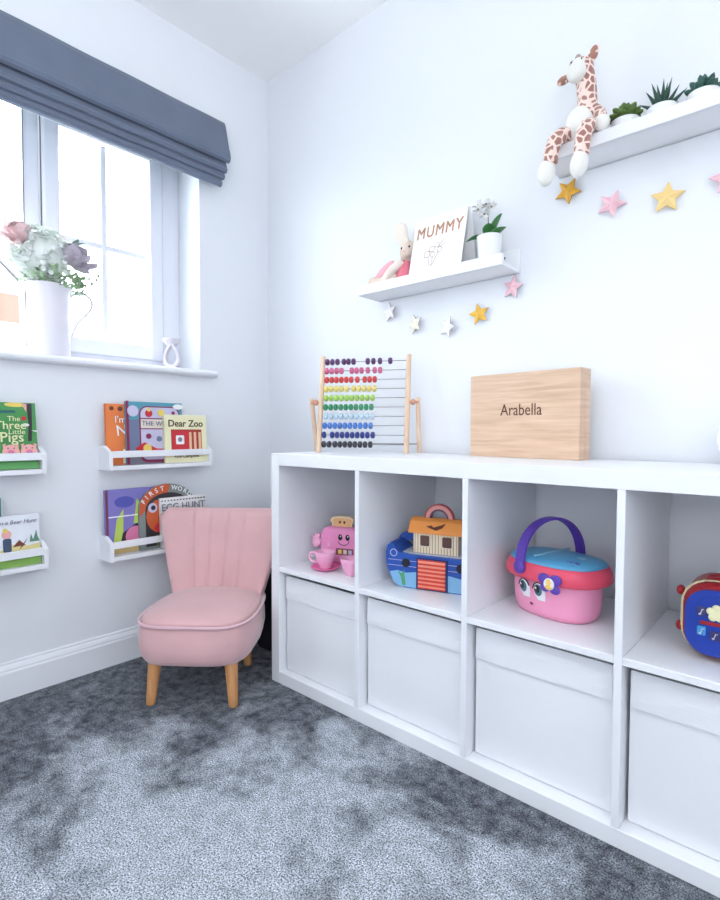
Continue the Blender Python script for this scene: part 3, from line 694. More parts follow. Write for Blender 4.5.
# ================================================================== ABACUS
A = Vector((0.6035, -0.268, TOPZ)); B = Vector((0.8635, -0.119, TOPZ)); AX = (B-A).normalized()
ab = thing('abacus', 'wooden abacus with ten rows of coloured beads on the shelf top', 'abacus', (A+B)/2, math.atan2(AX.y, AX.x))
AW = (B-A).length; AH = 0.334; AT = 0.062       # lean towards the wall at the top
def lean(z): return AT*z/AH
for sx in (-1, 1):
    m = MB(); m.tube([(sx*AW/2, 0, 0.0), (sx*AW/2, lean(0.004), 0.004), (sx*AW/2, lean(AH-0.004), AH-0.004), (sx*AW/2, lean(AH), AH)], [0.007, 0.0088, 0.0088, 0.007], 14); m.build('post', BEECH, ab)
    m = MB(); m.box((sx*(AW/2+0.034), 0.066, 0.0925), (0.014, 0.017, 0.20), 0.004, rot=(R(20.0)*1.0, 0, 0), mat=None); o = m.build('stand_arm', BEECH, ab)
    m = MB(); m.tube([(sx*(AW/2), lean(0.172), 0.172), (sx*(AW/2+0.036), lean(0.172), 0.172)], 0.006, 12); m.ell((sx*(AW/2+0.018), lean(0.172), 0.172), (0.008, 0.011, 0.011)); m.build('pivot_knob', wood('knob_wood', (196, 140, 116), (216, 160, 134)), ab)
m = MB(); m.tube([(AW/2+0.034, 0.10, 0.03), (-AW/2-0.034, 0.10, 0.03)], 0.0018, 8); m.build('stand_rod', METAL, ab)
cols = [('bead_purple', (92, 50, 104)), ('bead_pink', (214, 104, 146)), ('bead_red', (214, 62, 62)), ('bead_yellow', (234, 216, 120)), ('bead_lime', (168, 210, 92)), ('bead_green', (44, 146, 96)), ('bead_pale_blue', (198, 220, 234)), ('bead_blue', (72, 124, 204)), ('bead_navy', (38, 52, 132)), ('bead_black', (42, 42, 56))]
rows = [[160, 187, 215, 250, 275, 302, 378, 408, 443, 497], [155, 182, 210, 236, 292, 318, 345, 378, 415, 444], [155, 182, 208, 235, 262, 289, 322, 362, 388, 415], [150, 178, 206, 234, 264, 302, 330, 358, 386, 414], [150+28.2*i for i in range(10)],
        [146+28*i for i in range(10)], [146+28.6*i for i in range(9)]+[404], [140+28.2*i for i in range(10)], [135, 181, 209, 237, 265, 293, 321, 349, 377, 406], [133, 163, 196, 224, 252, 280, 308, 336, 364, 393]]
mbead = MB(); mbead.lathe([(0.003, -0.0072), (0.0085, -0.0066), (0.0112, -0.003), (0.0116, 0), (0.0112, 0.003), (0.0085, 0.0066), (0.003, 0.0072)], seg=18, M=Matrix.Rotation(PI/2, 4, 'Y'))
tmp = mbead.build('bead_tmp', WHITE)
for r_, (cn, cc) in enumerate(cols):
    z = 0.3135 - r_*0.0316; xl = 133-33*r_/9*0.93+3; xr = 593-5*r_/9
    m = MB(); m.tube([(-AW/2, lean(z), z), (AW/2, lean(z), z)], 0.0014, 6); m.build('rod', METAL, ab)
    me = tmp.data.copy(); me.materials.clear(); me.materials.append(P(cn, cc, 0.3, 0.03, coat=0.3)); me.name = cn
    for px in rows[r_]:
        f = (px-xl)/(xr-xl); o = bpy.data.objects.new('bead', me); C.objects.link(o); o.parent = ab; o.location = ((f-0.5)*AW, lean(z), z)
bpy.data.objects.remove(tmp, do_unlink=True)

# ================================================================== NAME BOX
p0 = Vector((1.081, -0.085, TOPZ)); p1 = Vector((1.4235, -0.124, TOPZ)); dx = (p1-p0).normalized()
bx = thing('keepsake_box', 'flat wooden box engraved with a name, on edge against the wall', 'box', (p0+p1)/2, math.atan2(dx.y, dx.x))
BW = (p1-p0).length; BH = 0.242; BD = 0.045
m = MB(); m.box((0, 0.0145, BH/2), (BW, 0.029, BH), 0.002); m.build('lid', BOXWOOD, bx)
m = MB(); m.box((0, 0.0445, BH/2), (BW-0.001, 0.029, BH-0.001), 0.002); m.build('box_base', BOXWOOD, bx)
lettering('engraved_name', 'Arabella', 0.047, P('burnt_engraving', (92, 62, 48), 0.8), bx, (0.0, -0.0002, 0.121), sx=0.84, align='CENTER', depth=0.0004)
# white lamp at the right edge
lp = thing('night_light', 'white rounded night light at the right end of the shelf top', 'lamp', (1.778, -0.11, TOPZ))
m = MB(); m.ell((0, 0, 0.062), (0.06, 0.055, 0.06), u=28, v=18); m.build('body', CERAMIC, lp)
m = MB(); m.lathe([(0.034, 0), (0.036, 0.004), (0.034, 0.012)], seg=28); m.build('base', CERAMIC, lp)

# ================================================================== PICTURE LEDGES
def make_ledge(label, x0, z, W=0.55):
    t = thing('picture_ledge', label, 'shelf', (x0+W/2, 0, z), 0, 'white picture ledges on the back wall')
    m = MB(); m.box((0, -0.058, 0.006), (W, 0.116, 0.012), 0.001, seg=1); m.build('base_board', LEDGE, t)
    m = MB(); m.box((0, -0.1145, 0.0165), (W, 0.011, 0.033), 0.0015, seg=1); m.build('front_lip', LEDGE, t)
    m = MB(); m.box((0, -0.0055, 0.036), (W, 0.011, 0.072), 0.0015, seg=1); m.build('back_board', LEDGE, t)
    m = MB(); m.tube([(W/2-0.001, -0.104, 0.02), (W/2+0.0008, -0.104, 0.02)], 0.0035, 10); m.build('screw_head', P('dark_screw', (90, 90, 98), 0.4), t)
    return t
L1 = (0.648, 1.3135); L2 = (1.312, 1.557)
lg = make_ledge('white picture ledge holding the bunny, card and orchid', *L1)
l2 = copy_tree(lg); l2.location = (L2[0]+0.275, 0, L2[1]); l2['label'] = 'white picture ledge holding the giraffe and small succulents'
LZ = L1[1]+0.012; GZ = L2[1]+0.012

# ---- greeting card (tent fold)
cdx = 0.952; CW = 0.196; CHH = 0.216
card = thing('greeting_card', 'white folded card with gold MUMMY lettering standing on the lower ledge', 'card', (cdx, -0.055, LZ))
CP = P('white_card', (250, 250, 252), 0.6, 0.005); CG = P('card_inside', (214, 214, 218), 0.7, 0.02)
at = math.atan2(0.050, CHH); at2 = math.atan2(0.034, CHH)
m = MB(); m.box((0, 0, CHH/2), (CW, 0.0012, CHH)); f1 = m.build('front_leaf', CP, card, loc=(0, -0.049, 0), rot=(-at, 0, 0))
m = MB(); m.box((0, 0, CHH/2), (CW, 0.0012, CHH)); f2 = m.build('back_leaf', CP, card, loc=(0.011, 0.035, 0), rot=(at2, 0, 0))
GOLD = P('rose_gold_foil', (198, 146, 112), 0.35, 0.18, 30, metal=0.35)
for o in [lettering('gold_lettering', 'MUMMY', 0.056, GOLD, f1, (0.0, -0.0012, 0.146), tilt=0.0, sx=0.78, spacing=1.16, depth=0.0003, offset=0.0012)]: pass
m = MB(); BQ = P('bouquet_print', (196, 172, 164), 0.7, 0.2, 80)
for (x, z, rr) in ((-0.035, 0.085, 0.013), (-0.018, 0.1, 0.011), (0.0, 0.11, 0.009), (0.012, 0.092, 0.010), (-0.012, 0.08, 0.010)):
    c = circ(rr, 14, x, z); ci = circ(rr*0.75, 14, x, z)
    m.loft([[(a, -0.0010, b_) for a, b_ in c], [(a, -0.0010, b_) for a, b_ in ci]], cap=False, smooth=False)
for (x0, z0, x1, z1) in ((-0.02, 0.04, -0.03, 0.075), (-0.015, 0.04, -0.012, 0.072), (-0.012, 0.042, 0.008, 0.085), (0.005, 0.1, 0.022, 0.125), (0.012, 0.1, 0.03, 0.115)):
    m.tube([(x0, -0.0009, z0), (x1, -0.0009, z1)], 0.0011, 5)
m.build('bouquet_print', BQ, f1)

# ---- orchid
orc = thing('potted_orchid', 'small white orchid in a ribbed white pot on the lower ledge', 'plant', (1.127, -0.062, LZ))
m = MB(); rings = []
for (r0, z) in ((0.029, 0), (0.0305, 0.003), (0.034, 0.05), (0.0375, 0.094), (0.0385, 0.096), (0.0345, 0.095), (0.033, 0.08)):
    rings.append([((r0+0.0009*(k % 2))*math.cos(2*PI*k/56), (r0+0.0009*(k % 2))*math.sin(2*PI*k/56), z) for k in range(56)])
m.loft(rings); m.build('pot', CERAMIC, orc)
m = MB(); m.lathe([(0.034, 0.082), (0.0, 0.086)], seg=20); m.build('soil', P('bark_soil', (92, 72, 56), 0.95, 0.3, 90), orc)
OL = P('orchid_leaf', (58, 122, 62), 0.35, 0.15, 30, coat=0.2)
def leaf(m, c, d, L, W, droop=0.3, th=0.003, up_=None, mat=None):
    d = Vector(d).normalized(); z = Vector((0, 0, 1)); sx = d.cross(z)
    sx = sx.normalized() if sx.length > 0.05 else Vector((1, 0, 0)); nz = sx.cross(d).normalized(); rings = []
    for i in range(11):
        u = i/10; wv = W*0.5*max(math.sin(PI*(0.06+0.92*u))**0.75, 0.05); ce = Vector(c)+d*L*u-z*droop*L*u*u; t_ = th*(1-0.6*u)
        rings.append([ce+sx*wv*math.cos(a)+nz*(t_*math.sin(a)+0.35*wv*abs(math.cos(a))) for a in [2*PI*k/10 for k in range(10)]])
    m.loft(rings, mat=mat)
for (d, L, W, dr) in (((-0.95, -0.35, 0.42), 0.070, 0.036, 0.35), ((0.25, -0.6, 0.75), 0.060, 0.040, 0.2), ((0.45, 0.05, 1.0), 0.085, 0.040, 0.1), ((0.95, -0.3, 0.5), 0.068, 0.034, 0.2)):
    m = MB(); leaf(m, (0.004*d[0], 0.004*d[1], 0.088), d, L, W, dr); m.build('leaf', OL, orc)
m = MB(); m.tube(smooth_path([(0, 0, 0.08), (-0.004, 0.0, 0.12), (-0.004, -0.005, 0.17), (0.000, -0.015, 0.182), (-0.020, -0.03, 0.175)]), 0.0013, 6); m.build('stem', P('orchid_stem', (108, 100, 70), 0.6), orc)
WP = P('orchid_petal', (246, 246, 244), 0.6, 0.02, 40); random.seed(2)
for (x, y, z) in ((-0.020, -0.03, 0.172), (0.000, -0.02, 0.186), (-0.008, -0.016, 0.160), (0.014, -0.014, 0.176), (-0.030, -0.018, 0.190)):
    m = MB(); ph = random.random()
    for q in range(5):
        an = ph+q*2*PI/5; petal(m, (x, y, z), (math.cos(an), -0.35, math.sin(an)), 0.018, 0.017, 0.15, nu=3, nv=2)
    f = m.build('blossom', WP, orc); m = MB(); m.ell((x, y-0.004, z), (0.003, 0.004, 0.003), u=8, v=6); m.build('blossom_centre', P('dark_lip', (110, 96, 70), 0.6), f)

# ---- bunny plush
bun = thing('bunny_plush', 'beige bunny soft toy in a pink dress sitting on the lower ledge', 'soft toy', (0.789, -0.054, LZ))
FUR = P('beige_plush', (226, 206, 192), 0.95, 0.06, 90, 0.3, 400, sheen=0.4); CRF = P('cream_plush', (238, 228, 218), 0.95, 0.05, 90, 0.3, 400, sheen=0.4); DRS = P('rose_dress', (222, 120, 138), 0.9, 0.08, 60); PNK = P('pale_pink_cloth', (240, 176, 190), 0.9, 0.06, 60)
m = MB(); m.ell((0.012, 0.012, 0.035), (0.042, 0.034, 0.042)); m.ell((0.03, 0.006, 0.075), (0.028, 0.026, 0.035)); m.ell((0.034, 0.0, 0.118), (0.033, 0.032, 0.036)); m.ell((0.040, -0.022, 0.110), (0.02, 0.018, 0.019))
m.tube(smooth_path([(0.0, -0.02, 0.03), (-0.04, -0.03, 0.028), (-0.085, -0.03, 0.026)]), [0.022]*4+[0.020]*9 if False else 0.0195, 12); m.ell((-0.096, -0.032, 0.030), (0.022, 0.019, 0.024)); m.tube([(0.02, 0.01, 0.03), (-0.05, 0.012, 0.024)], 0.018, 12); m.ell((-0.07, 0.012, 0.026), (0.02, 0.017, 0.022))
remeshed(m, 'body', FUR, bun, 0.004, 5)
m = MB(); m.ell((0.000, 0.000, 0.190), (0.028, 0.011, 0.040), rot=(0, R(-14), 0)); m.ell((0.012, 0.002, 0.158), (0.022, 0.011, 0.02)); remeshed(m, 'ear', CRF, bun, 0.003, 3)
m = MB(); m.ell((0.056, 0.020, 0.182), (0.02, 0.010, 0.045), rot=(0, R(14), 0)); remeshed(m, 'ear', CRF, bun, 0.003, 3)
m = MB(); m.lathe([(0.020, 0.092), (0.026, 0.085), (0.036, 0.06), (0.046, 0.025), (0.050, 0.012), (0.0, 0.014)], c=(0.026, 0.004, 0), seg=30); m.build('dress', DRS, bun)
m = MB(); m.tube(smooth_path([(0.018, -0.015, 0.085), (-0.01, -0.034, 0.06), (-0.034, -0.040, 0.032)]), 0.0165, 12); m.ell((-0.036, -0.040, 0.030), (0.018, 0.017, 0.018)); remeshed(m, 'arm', CRF, bun, 0.003, 3)
m = MB(); m.ell((-0.046, -0.034, 0.066), (0.048, 0.009, 0.014), rot=(0, R(-30), 0)); m.build('bow_ribbon', PNK, bun)
for ex in (0.024, 0.056):
    m = MB(); m.ell((ex, -0.030, 0.126), (0.0032, 0.0032, 0.004), u=10, v=8); m.build('eye', BLACK, bun)
m = MB(); m.ell((0.041, -0.040, 0.112), (0.004, 0.003, 0.003), u=10, v=8); m.build('nose', PNK, bun)

# ---- giraffe plush: sits on the ledge end with its legs over the lip
gir = thing('giraffe_plush', 'spotted giraffe soft toy sitting on the left end of the upper ledge', 'soft toy', (1.402, -0.085, GZ))
GM = giraffe_mat(); GC = P('white_plush', (240, 238, 232), 0.95, 0.03, 90, 0.25, 400, sheen=0.4)
m = MB(); m.ell((0.008, 0.012, 0.05), (0.040, 0.032, 0.05)); m.ell((0.010, 0.006, 0.095), (0.028, 0.024, 0.04))
m.tube(smooth_path([(0.012, 0.004, 0.10), (0.010, 0.002, 0.145), (0.008, -0.003, 0.178), (0.004, -0.008, 0.202)]), 0.0245, 16)
m.ell((0.000, -0.010, 0.205), (0.030, 0.029, 0.031))
m.tube(smooth_path([(0.024, -0.006, 0.034), (0.029, -0.038, 0.041), (0.027, -0.064, 0.012), (0.023, -0.068, -0.042)]), 0.0195, 14)
m.tube(smooth_path([(-0.020, -0.006, 0.034), (-0.034, -0.038, 0.041), (-0.048, -0.066, 0.012), (-0.057, -0.069, -0.038)]), 0.0195, 14)
m.tube(smooth_path([(0.026, 0.004, 0.105), (0.046, -0.006, 0.08), (0.055, -0.022, 0.055)]), 0.0145, 12)
m.tube(smooth_path([(-0.012, 0.004, 0.105), (-0.024, 0.004, 0.08), (-0.026, 0.010, 0.055)]), 0.0135, 12)
remeshed(m, 'body', GM, gir, 0.0035, 4)
m = MB(); m.ell((0.0, -0.018, 0.062), (0.034, 0.026, 0.050), rot=(R(-6), R(-10), 0)); m.build('belly', GC, gir)
m = MB(); m.ell((-0.006, -0.031, 0.192), (0.025, 0.022, 0.026)); m.ell((-0.003, -0.026, 0.209), (0.021, 0.017, 0.019)); remeshed(m, 'muzzle', GC, gir, 0.003, 3)
for (x, y, z) in ((0.019, -0.071, -0.062), (-0.064, -0.072, -0.058)):
    m = MB(); m.ell((x, y, z), (0.0215, 0.022, 0.034), rot=(0, R(8), 0)); m.build('foot', GC, gir)
m = MB(); m.ell((0.060, -0.032, 0.040), (0.0185, 0.017, 0.020)); m.build('hand', GC, gir)
for (x, z, ry) in ((0.027, 0.236, 20), (-0.046, 0.202, -100)):
    m = MB(); m.ell((x, -0.006, z), (0.0125, 0.007, 0.022), rot=(0, R(ry), 0)); e = m.build('ear', GM, gir); m = MB(); m.ell((x, -0.011, z), (0.007, 0.004, 0.014), rot=(0, R(ry), 0)); m.build('inner_ear', P('brown_plush', (176, 128, 112), 0.95, 0.06), e)
for (x, z) in ((-0.024, 0.229), (-0.010, 0.239)):
    m = MB(); m.ell((x, -0.010, z), (0.008, 0.008, 0.010)); m.build('horn', P('taupe_plush', (176, 158, 152), 0.95, 0.06), gir)
for (x, z) in ((-0.016, 0.215), (0.010, 0.215)):
    m = MB(); m.ell((x, -0.0405, z), (0.002, 0.002, 0.0024), u=10, v=8); m.build('eye', BLACK, gir)

# ---- succulents
SP = P('succulent_pot', (243, 243, 246), 0.35, 0.01)
def pot(t, r=0.034):
    m = MB(); m.lathe([(r*0.72, 0), (r*0.78, 0.003), (r*0.95, 0.025), (r, 0.05), (r*0.97, 0.053), (r*0.9, 0.05), (0, 0.047)], seg=32); m.build('pot', SP, t)
def succ(label, x, mat, kind):
    t = thing('potted_succulent', label, 'plant', (x, -0.060, GZ), 0, 'succulents on the upper ledge'); pot(t)
    random.seed(11+kind)
    if kind == 0:
        for ring_, (n, el, L) in enumerate(((8, 12, 0.042), (7, 38, 0.042), (4, 68, 0.038))):
            for q in range(n):
                an = 2*PI*q/n+ring_*0.35; m = MB(); leaf(m, (0, 0, 0.050), (math.cos(an)*math.cos(R(el)), math.sin(an)*math.cos(R(el)), math.sin(R(el))), L, 0.033, -0.15, 0.008); m.build('leaf', mat, t)
    elif kind == 1:
        for ring_, (n, el, L) in enumerate(((6, 36, 0.058), (5, 60, 0.066), (3, 80, 0.070))):
            for q in range(n):
                an = 2*PI*q/n+ring_*0.45; d = Vector((math.cos(an)*math.cos(R(el)), math.sin(an)*math.cos(R(el)), math.sin(R(el)))); m = MB(); c0 = Vector((0, 0, 0.047))+Vector((d.x, d.y, 0))*0.006
                pts = [c0+d*L*f for f in (0, 0.15, 0.5, 0.8, 1.0)]; m.tube(pts, [0.004, 0.0066, 0.0048, 0.0022, 0.0003], 7); m.build('spike', mat, t)
    else:
        for ring_, (n, el, L) in enumerate(((7, 22, 0.044), (6, 52, 0.046), (3, 76, 0.046))):
            for q in range(n):
                an = 2*PI*q/n+ring_*0.4; d = Vector((math.cos(an)*math.cos(R(el)), math.sin(an)*math.cos(R(el)), math.sin(R(el)))); m = MB(); c0 = Vector((0, 0, 0.048))
                pts = [c0+d*L*f for f in (0, 0.3, 0.62, 0.88, 1.0)]; m.tube(pts, [0.004, 0.0080, 0.0092, 0.0052, 0.0004], 8); m.build('leaf', mat, t)
    return t
succ('bushy olive green succulent in white pot, next to the giraffe', 1.5, P('olive_succulent', (84, 112, 48), 0.5, 0.2, 60), 0)
succ('spiky dark green aloe in white pot between two leafy succulents', 1.583, P('aloe_green', (44, 80, 66), 0.5, 0.2, 60), 1)
succ('dark teal succulent with fat pointed leaves, third from the giraffe', 1.668, P('teal_succulent', (36, 82, 72), 0.5, 0.2, 60), 2)

# ---- stars
GOLDS = P('gold_star_card', (240, 190, 74), 0.5, 0.05, 60); PINKS = P('pink_star_card', (244, 196, 206), 0.6, 0.03, 60); CREAMS = P('cream_star_card', (250, 246, 224), 0.6, 0.02); WHS = P('white_star_card', (248, 244, 247), 0.6, 0.01); PEACH = P('pale_gold_star_card', (244, 212, 142), 0.5, 0.06, 40)
STEDGE = P('grey_star_edge', (196, 190, 194), 0.6)
def star(label, x, z, Rr, mat, rot, yaw=0.0, edge=None, grp='stars of the lower garland'):
    t = thing('paper_star', label, 'star', (x, -0.012, z), yaw, grp)
    m = MB(); out = []
    for k in range(10):
        a = PI/2+rot+2*PI*k/10; rr = Rr if k % 2 == 0 else Rr*0.47; out.append((rr*math.cos(a), rr*math.sin(a)))
    b = bmesh.new(); cf = b.verts.new((0, -0.008, 0)); fv = [b.verts.new((p[0], -0.0005, p[1])) for p in out]
    for k in range(10): b.faces.new((cf, fv[(k+1) % 10], fv[k]))
    bmesh.ops.recalc_face_normals(b, faces=list(b.faces)); m._add(b, None, mat, False); m.build('star_face', None, t)
    m = MB(); m.prism([(p[0], p[1]) for p in out], -0.0005, 0.004); m.build('star_backing', edge or STEDGE, t)
    return t
star('white star at the left end of the lower garland', 0.706, 1.267, 0.036, WHS, R(8), R(-14))
star('cream star, second in the lower garland', 0.817, 1.209, 0.036, CREAMS, R(14), R(-14))
star('pinkish white star beside the lower gold star', 0.948, 1.183, 0.036, WHS, R(-22), R(-14))
star('gold star hanging under the greeting card ledge', 1.066, 1.209, 0.036, GOLDS, R(12), R(6))
star('pink star just below the right end of the lower ledge', 1.178, 1.274, 0.037, PINKS, R(-14), R(-10))
EG = P('ochre_star_edge', (176, 132, 60), 0.6)
g2 = 'stars of the upper garland'
star('deep gold star below the giraffe feet', 1.340, 1.512, 0.037, P('deep_gold_star_card', (228, 170, 56), 0.5, 0.06, 60), R(-32), R(4), EG, g2)
star('pink star between two gold stars under the upper ledge', 1.456, 1.445, 0.037, PINKS, R(-26), R(8), PINKS, g2)
star('pale gold star under the spiky aloe', 1.588, 1.424, 0.040, PEACH, R(-4), R(10), PEACH, g2)
star('pink star cut by the right edge of the picture', 1.712, 1.436, 0.037, PINKS, R(8), R(10), PINKS, g2)

# ================================================================== TOYS IN THE CELLS
# ---- toaster
TP = P('toy_pink', (238, 148, 196), 0.4, 0.04, 30); TPL = P('toy_light_pink', (248, 178, 214), 0.35, 0.03, 30)
to = thing('toy_toaster', 'pink toy toaster with a smiling face and bread slice on top', 'toy', (0.676, -0.222, SHELFZ), R(22))
m = MB(); rings = []
for (y, ins) in ((-0.036, 0.010), (-0.034, 0.004), (-0.026, 0.0), (0.026, 0.0), (0.034, 0.004), (0.036, 0.010)):
    rings.append([(x, y, z) for x, z in rrect(0.140-2*ins, 0.118-2*ins, 0.028, 7, 0, 0.066)])
m.loft(rings); m.build('toaster_body', TP, to)
m = MB(); m.box((0, 0, 0.006), (0.128, 0.07, 0.012), 0.004); m.build('base', K('toy_magenta', (214, 92, 150)), to)
m = MB()
pol = [(-0.036, 0), (0.036, 0), (0.036, 0.032), (0.041, 0.038), (0.040, 0.048), (0.030, 0.054), (0, 0.056), (-0.030, 0.054), (-0.040, 0.048), (-0.041, 0.038), (-0.036, 0.032)]
m.prism([(x, z+0.104) for x, z in pol], -0.010, 0.010); ts = m.build('toast_crust', K('toast_crust', (238, 214, 176)), to)
m = MB(); m.prism([(x*0.86, z*0.8+0.109) for x, z in pol], -0.0112, -0.009); m.build('toast_crumb', K('toast_crumb', (232, 182, 128)), ts)
for x in (-0.007, 0.009):
    m = MB(); m.ell((x, -0.0115, 0.140), (0.004, 0.0015, 0.005), u=10, v=8); m.build('toast_eye', K('brown_eye', (104, 60, 44)), ts)
for x in (0.004, 0.030):
    m = MB(); m.ell((x, -0.0365, 0.094), (0.0075, 0.002, 0.0105), u=14, v=10); e = m.build('eye', BLACK, to); m = MB(); m.ell((x+0.002, -0.0385, 0.098), (0.002, 0.001, 0.0028), u=8, v=6); m.build('eye_glint', WHITE, e)
m = MB(); m.tube([(0.016+0.019*math.cos(R(a)), -0.0362, 0.082+0.014*math.sin(R(a))) for a in range(190, 361, 17)], 0.0012, 6); m.build('mouth', BLACK, to)
m = MB(); m.box((-0.035, -0.037, 0.068), (0.012, 0.004, 0.014), 0.002); m.build('button', TPL, to)
m = MB(); m.box((0.020, -0.0365, 0.046), (0.062, 0.003, 0.022), 0.002, mat=K('panel_brown', (136, 80, 84)))
for i in range(3): m.box((0.004+0.018*i, -0.0385, 0.046), (0.012, 0.002, 0.014), 0.001, mat=(YEL, K('cream_print', (238, 226, 210)), PALE)[i])
m.build('picture_panel', None, to)
m = MB(); m.tube([(-0.070, -0.020, 0.070), (-0.080, -0.020, 0.070)], 0.010, 10)
m.ell((-0.090, -0.020, 0.068), (0.014, 0.012, 0.019))
for (x, z, a) in ((-0.098, 0.084, 40), (-0.089, 0.092, 10), (-0.080, 0.090, -18)): m.ell((x, -0.020, z), (0.005, 0.006, 0.011), rot=(0, R(-a), 0))
remeshed(m, 'lever', TPL, to, 0.003, 2)
# cups
def make_cup(loc, rz, label):
    t = thing('toy_teacup', label, 'cup', loc, rz, 'pink toy tea set cups')
    m = MB(); m.lathe([(0.016, 0), (0.019, 0.002), (0.018, 0.006), (0.027, 0.02), (0.032, 0.04), (0.034, 0.054), (0.0325, 0.054), (0.030, 0.04), (0.022, 0.012), (0.0, 0.009)], seg=32); m.build('cup_body', TPL, t)
    m = MB(); m.tube(smooth_path([(-0.032, 0, 0.046), (-0.048, 0, 0.047), (-0.054, 0, 0.034), (-0.046, 0, 0.02), (-0.027, 0, 0.018)]), 0.0036, 8); m.build('cup_handle', TPL, t)
    return t
sau = MB(); sau.lathe([(0.022, 0), (0.030, 0.0015), (0.046, 0.009), (0.047, 0.0115), (0.044, 0.0105), (0.028, 0.0045), (0.0, 0.0045)], seg=36)
so = sau.build('toy_saucer', K('toy_hot_pink', (240, 120, 178)), loc=(0.692, -0.322, SHELFZ)); tag(so, 'round pink toy saucer under the teacup in front of the toaster', 'saucer')
c1 = make_cup((0.692, -0.322, SHELFZ+0.0048), R(28), 'pink toy teacup standing on the pink saucer')
c2 = copy_tree(c1); c2.location = (0.802, -0.318, SHELFZ); c2['label'] = 'pink toy cup without saucer, cut off by the shelf divider'; c2.rotation_euler = (0, 0, R(190))

# ---- ark
AB = K('ark_blue', (38, 84, 176), 0.4); ADB = K('ark_dark_blue', (26, 44, 110), 0.4); ALB = K('ark_water', (132, 186, 226), 0.45)
ark = thing('toy_ark', 'blue wooden toy ark with an orange roofed cabin and red ramp', 'toy', (1.067, -0.228, SHELFZ), R(16))
half = [(0.085, 0), (0.104, 0.005), (0.120, 0.018), (0.131, 0.036), (0.138, 0.056), (0.142, 0.078), (0.142, 0.100), (0.137, 0.118), (0.128, 0.127), (0.120, 0.124), (0.114, 0.114), (0.106, 0.105), (0.094, 0.099), (0.070, 0.096)]
hull = half + [(-x, z) for x, z in reversed(half)]
m = MB(); m.prism(hull, -0.062, 0.05); m.build('hull', AB, ark)
m = MB()
m.prism([(-0.104, 0.003), (0.104, 0.003), (0.120, 0.017), (0.132, 0.042), (0.11, 0.047), (0.08, 0.043), (0.05, 0.048), (-0.05, 0.048), (-0.08, 0.043), (-0.105, 0.048), (-0.130, 0.042), (-0.120, 0.017)], -0.0632, -0.061, mat=ALB)
m.prism([(-0.09, 0.007), (-0.095, 0.03), (-0.104, 0.046), (-0.092, 0.04), (-0.086, 0.052), (-0.083, 0.03), (-0.080, 0.007)], -0.0637, -0.061, mat=K('weed_green', (80, 160, 110)))
for z in (0.062, 0.078): m.box((0, -0.0625, z), (0.27, 0.001, 0.0012), mat=PALE)
m.build('hull_painting', None, ark)
m = MB(); m.tube([(-0.118+0.010*math.cos(R(a)), -0.0628, 0.098+0.010*math.sin(R(a))) for a in range(0, 360, 24)], 0.0012, 6, closed=True); m.build('anchor_ring', PALE, ark)
for x in (-0.080, 0.080):
    m = MB(); m.lathe([(0.0125, 0), (0.0125, 0.004), (0.009, 0.0045), (0.0, 0.003)], seg=18, M=Matrix.Translation((x, -0.061, 0.072)) @ Matrix.Rotation(PI/2, 4, 'X')); m.build('porthole', K('porthole_black', (20, 22, 40)), ark)
m = MB(); m.box((-0.002, -0.064, 0.046), (0.092, 0.006, 0.090), 0.002); rf_ = m.build('ramp_frame', ADB, ark)
m = MB(); m.box((-0.002, -0.067, 0.046), (0.080, 0.005, 0.082), 0.001); m.build('ramp', striped('ramp_slats', (250, 190, 170), (222, 72, 52), 27, 'Z', 0.5, 0.12, 0.3), ark)
m = MB()
for k in range(7): m.box((-0.002, -0.0704, 0.012+k*0.0113), (0.078, 0.003, 0.0045), 0.001)
m.build('ramp_rung', K('ramp_pale', (246, 150, 130)), ark)
m = MB(); m.prism(circ(0.03, 16, -0.108, 0.118, 0.026, 0, 180), 0.03, 0.05); m.build('bow_crest', AB, ark)
m = MB(); m.box((0, -0.006, 0.097), (0.20, 0.085, 0.006), 0.001); m.build('deck', K('deck_grey', (190, 192, 200)), ark)
CAB = striped('cabin_boards', (176, 150, 124), (238, 222, 196), 36, 'X', 0.6, 0.08, 0.25)
m = MB(); m.box((0.000, -0.008, 0.130), (0.132, 0.064, 0.060), 0.001); m.build('cabin', CAB, ark)
for x in (-0.031, 0.034):
    m = MB(); m.box((x, -0.0402, 0.136), (0.034, 0.003, 0.036), 0.001); fr_ = m.build('cabin_window', K('pale_frame', (236, 222, 200)), ark); m = MB(); m.prism(rrect(0.027, 0.03, 0.004, 4, x, 0.136), -0.0424, -0.0405); m.build('opening', K('dark_opening', (92, 62, 54)), fr_)
RO = K('roof_orange', (244, 156, 76), 0.45)
m = MB(); m.prism([(-0.052, 0.158), (-0.052, 0.164), (-0.034, 0.190), (-0.020, 0.198), (0.004, 0.198), (0.018, 0.190), (0.036, 0.164), (0.036, 0.158)], -0.078, 0.078, axis='x'); m.build('roof', RO, ark)
m = MB(); m.prism([(-0.026, 0), (-0.012, 0.004), (-0.004, -0.002), (0.016, 0.006), (0.028, 0.012), (0.020, -0.002), (0.004, -0.010), (-0.010, -0.006)], -0.001, 0.001); m.build('bird_cutout', K('dark_brown', (96, 48, 34)), ark, loc=(0.0, -0.0445, 0.178), rot=(-R(35), 0, 0))
RB = [K('rainbow_red', (176, 64, 72)), K('rainbow_pink', (238, 168, 160)), K('rainbow_plum', (110, 60, 90))]
for i, (ro, ri) in enumerate(((0.044, 0.040), (0.0398, 0.029), (0.0288, 0.024))):
    m = MB(); m.prism(circ(ro, 20, 0.002, 0.196, None, 0, 180)+list(reversed(circ(ri, 20, 0.002, 0.196, None, 0, 180))), -0.016, -0.004); m.build('rainbow_band', RB[i], ark)

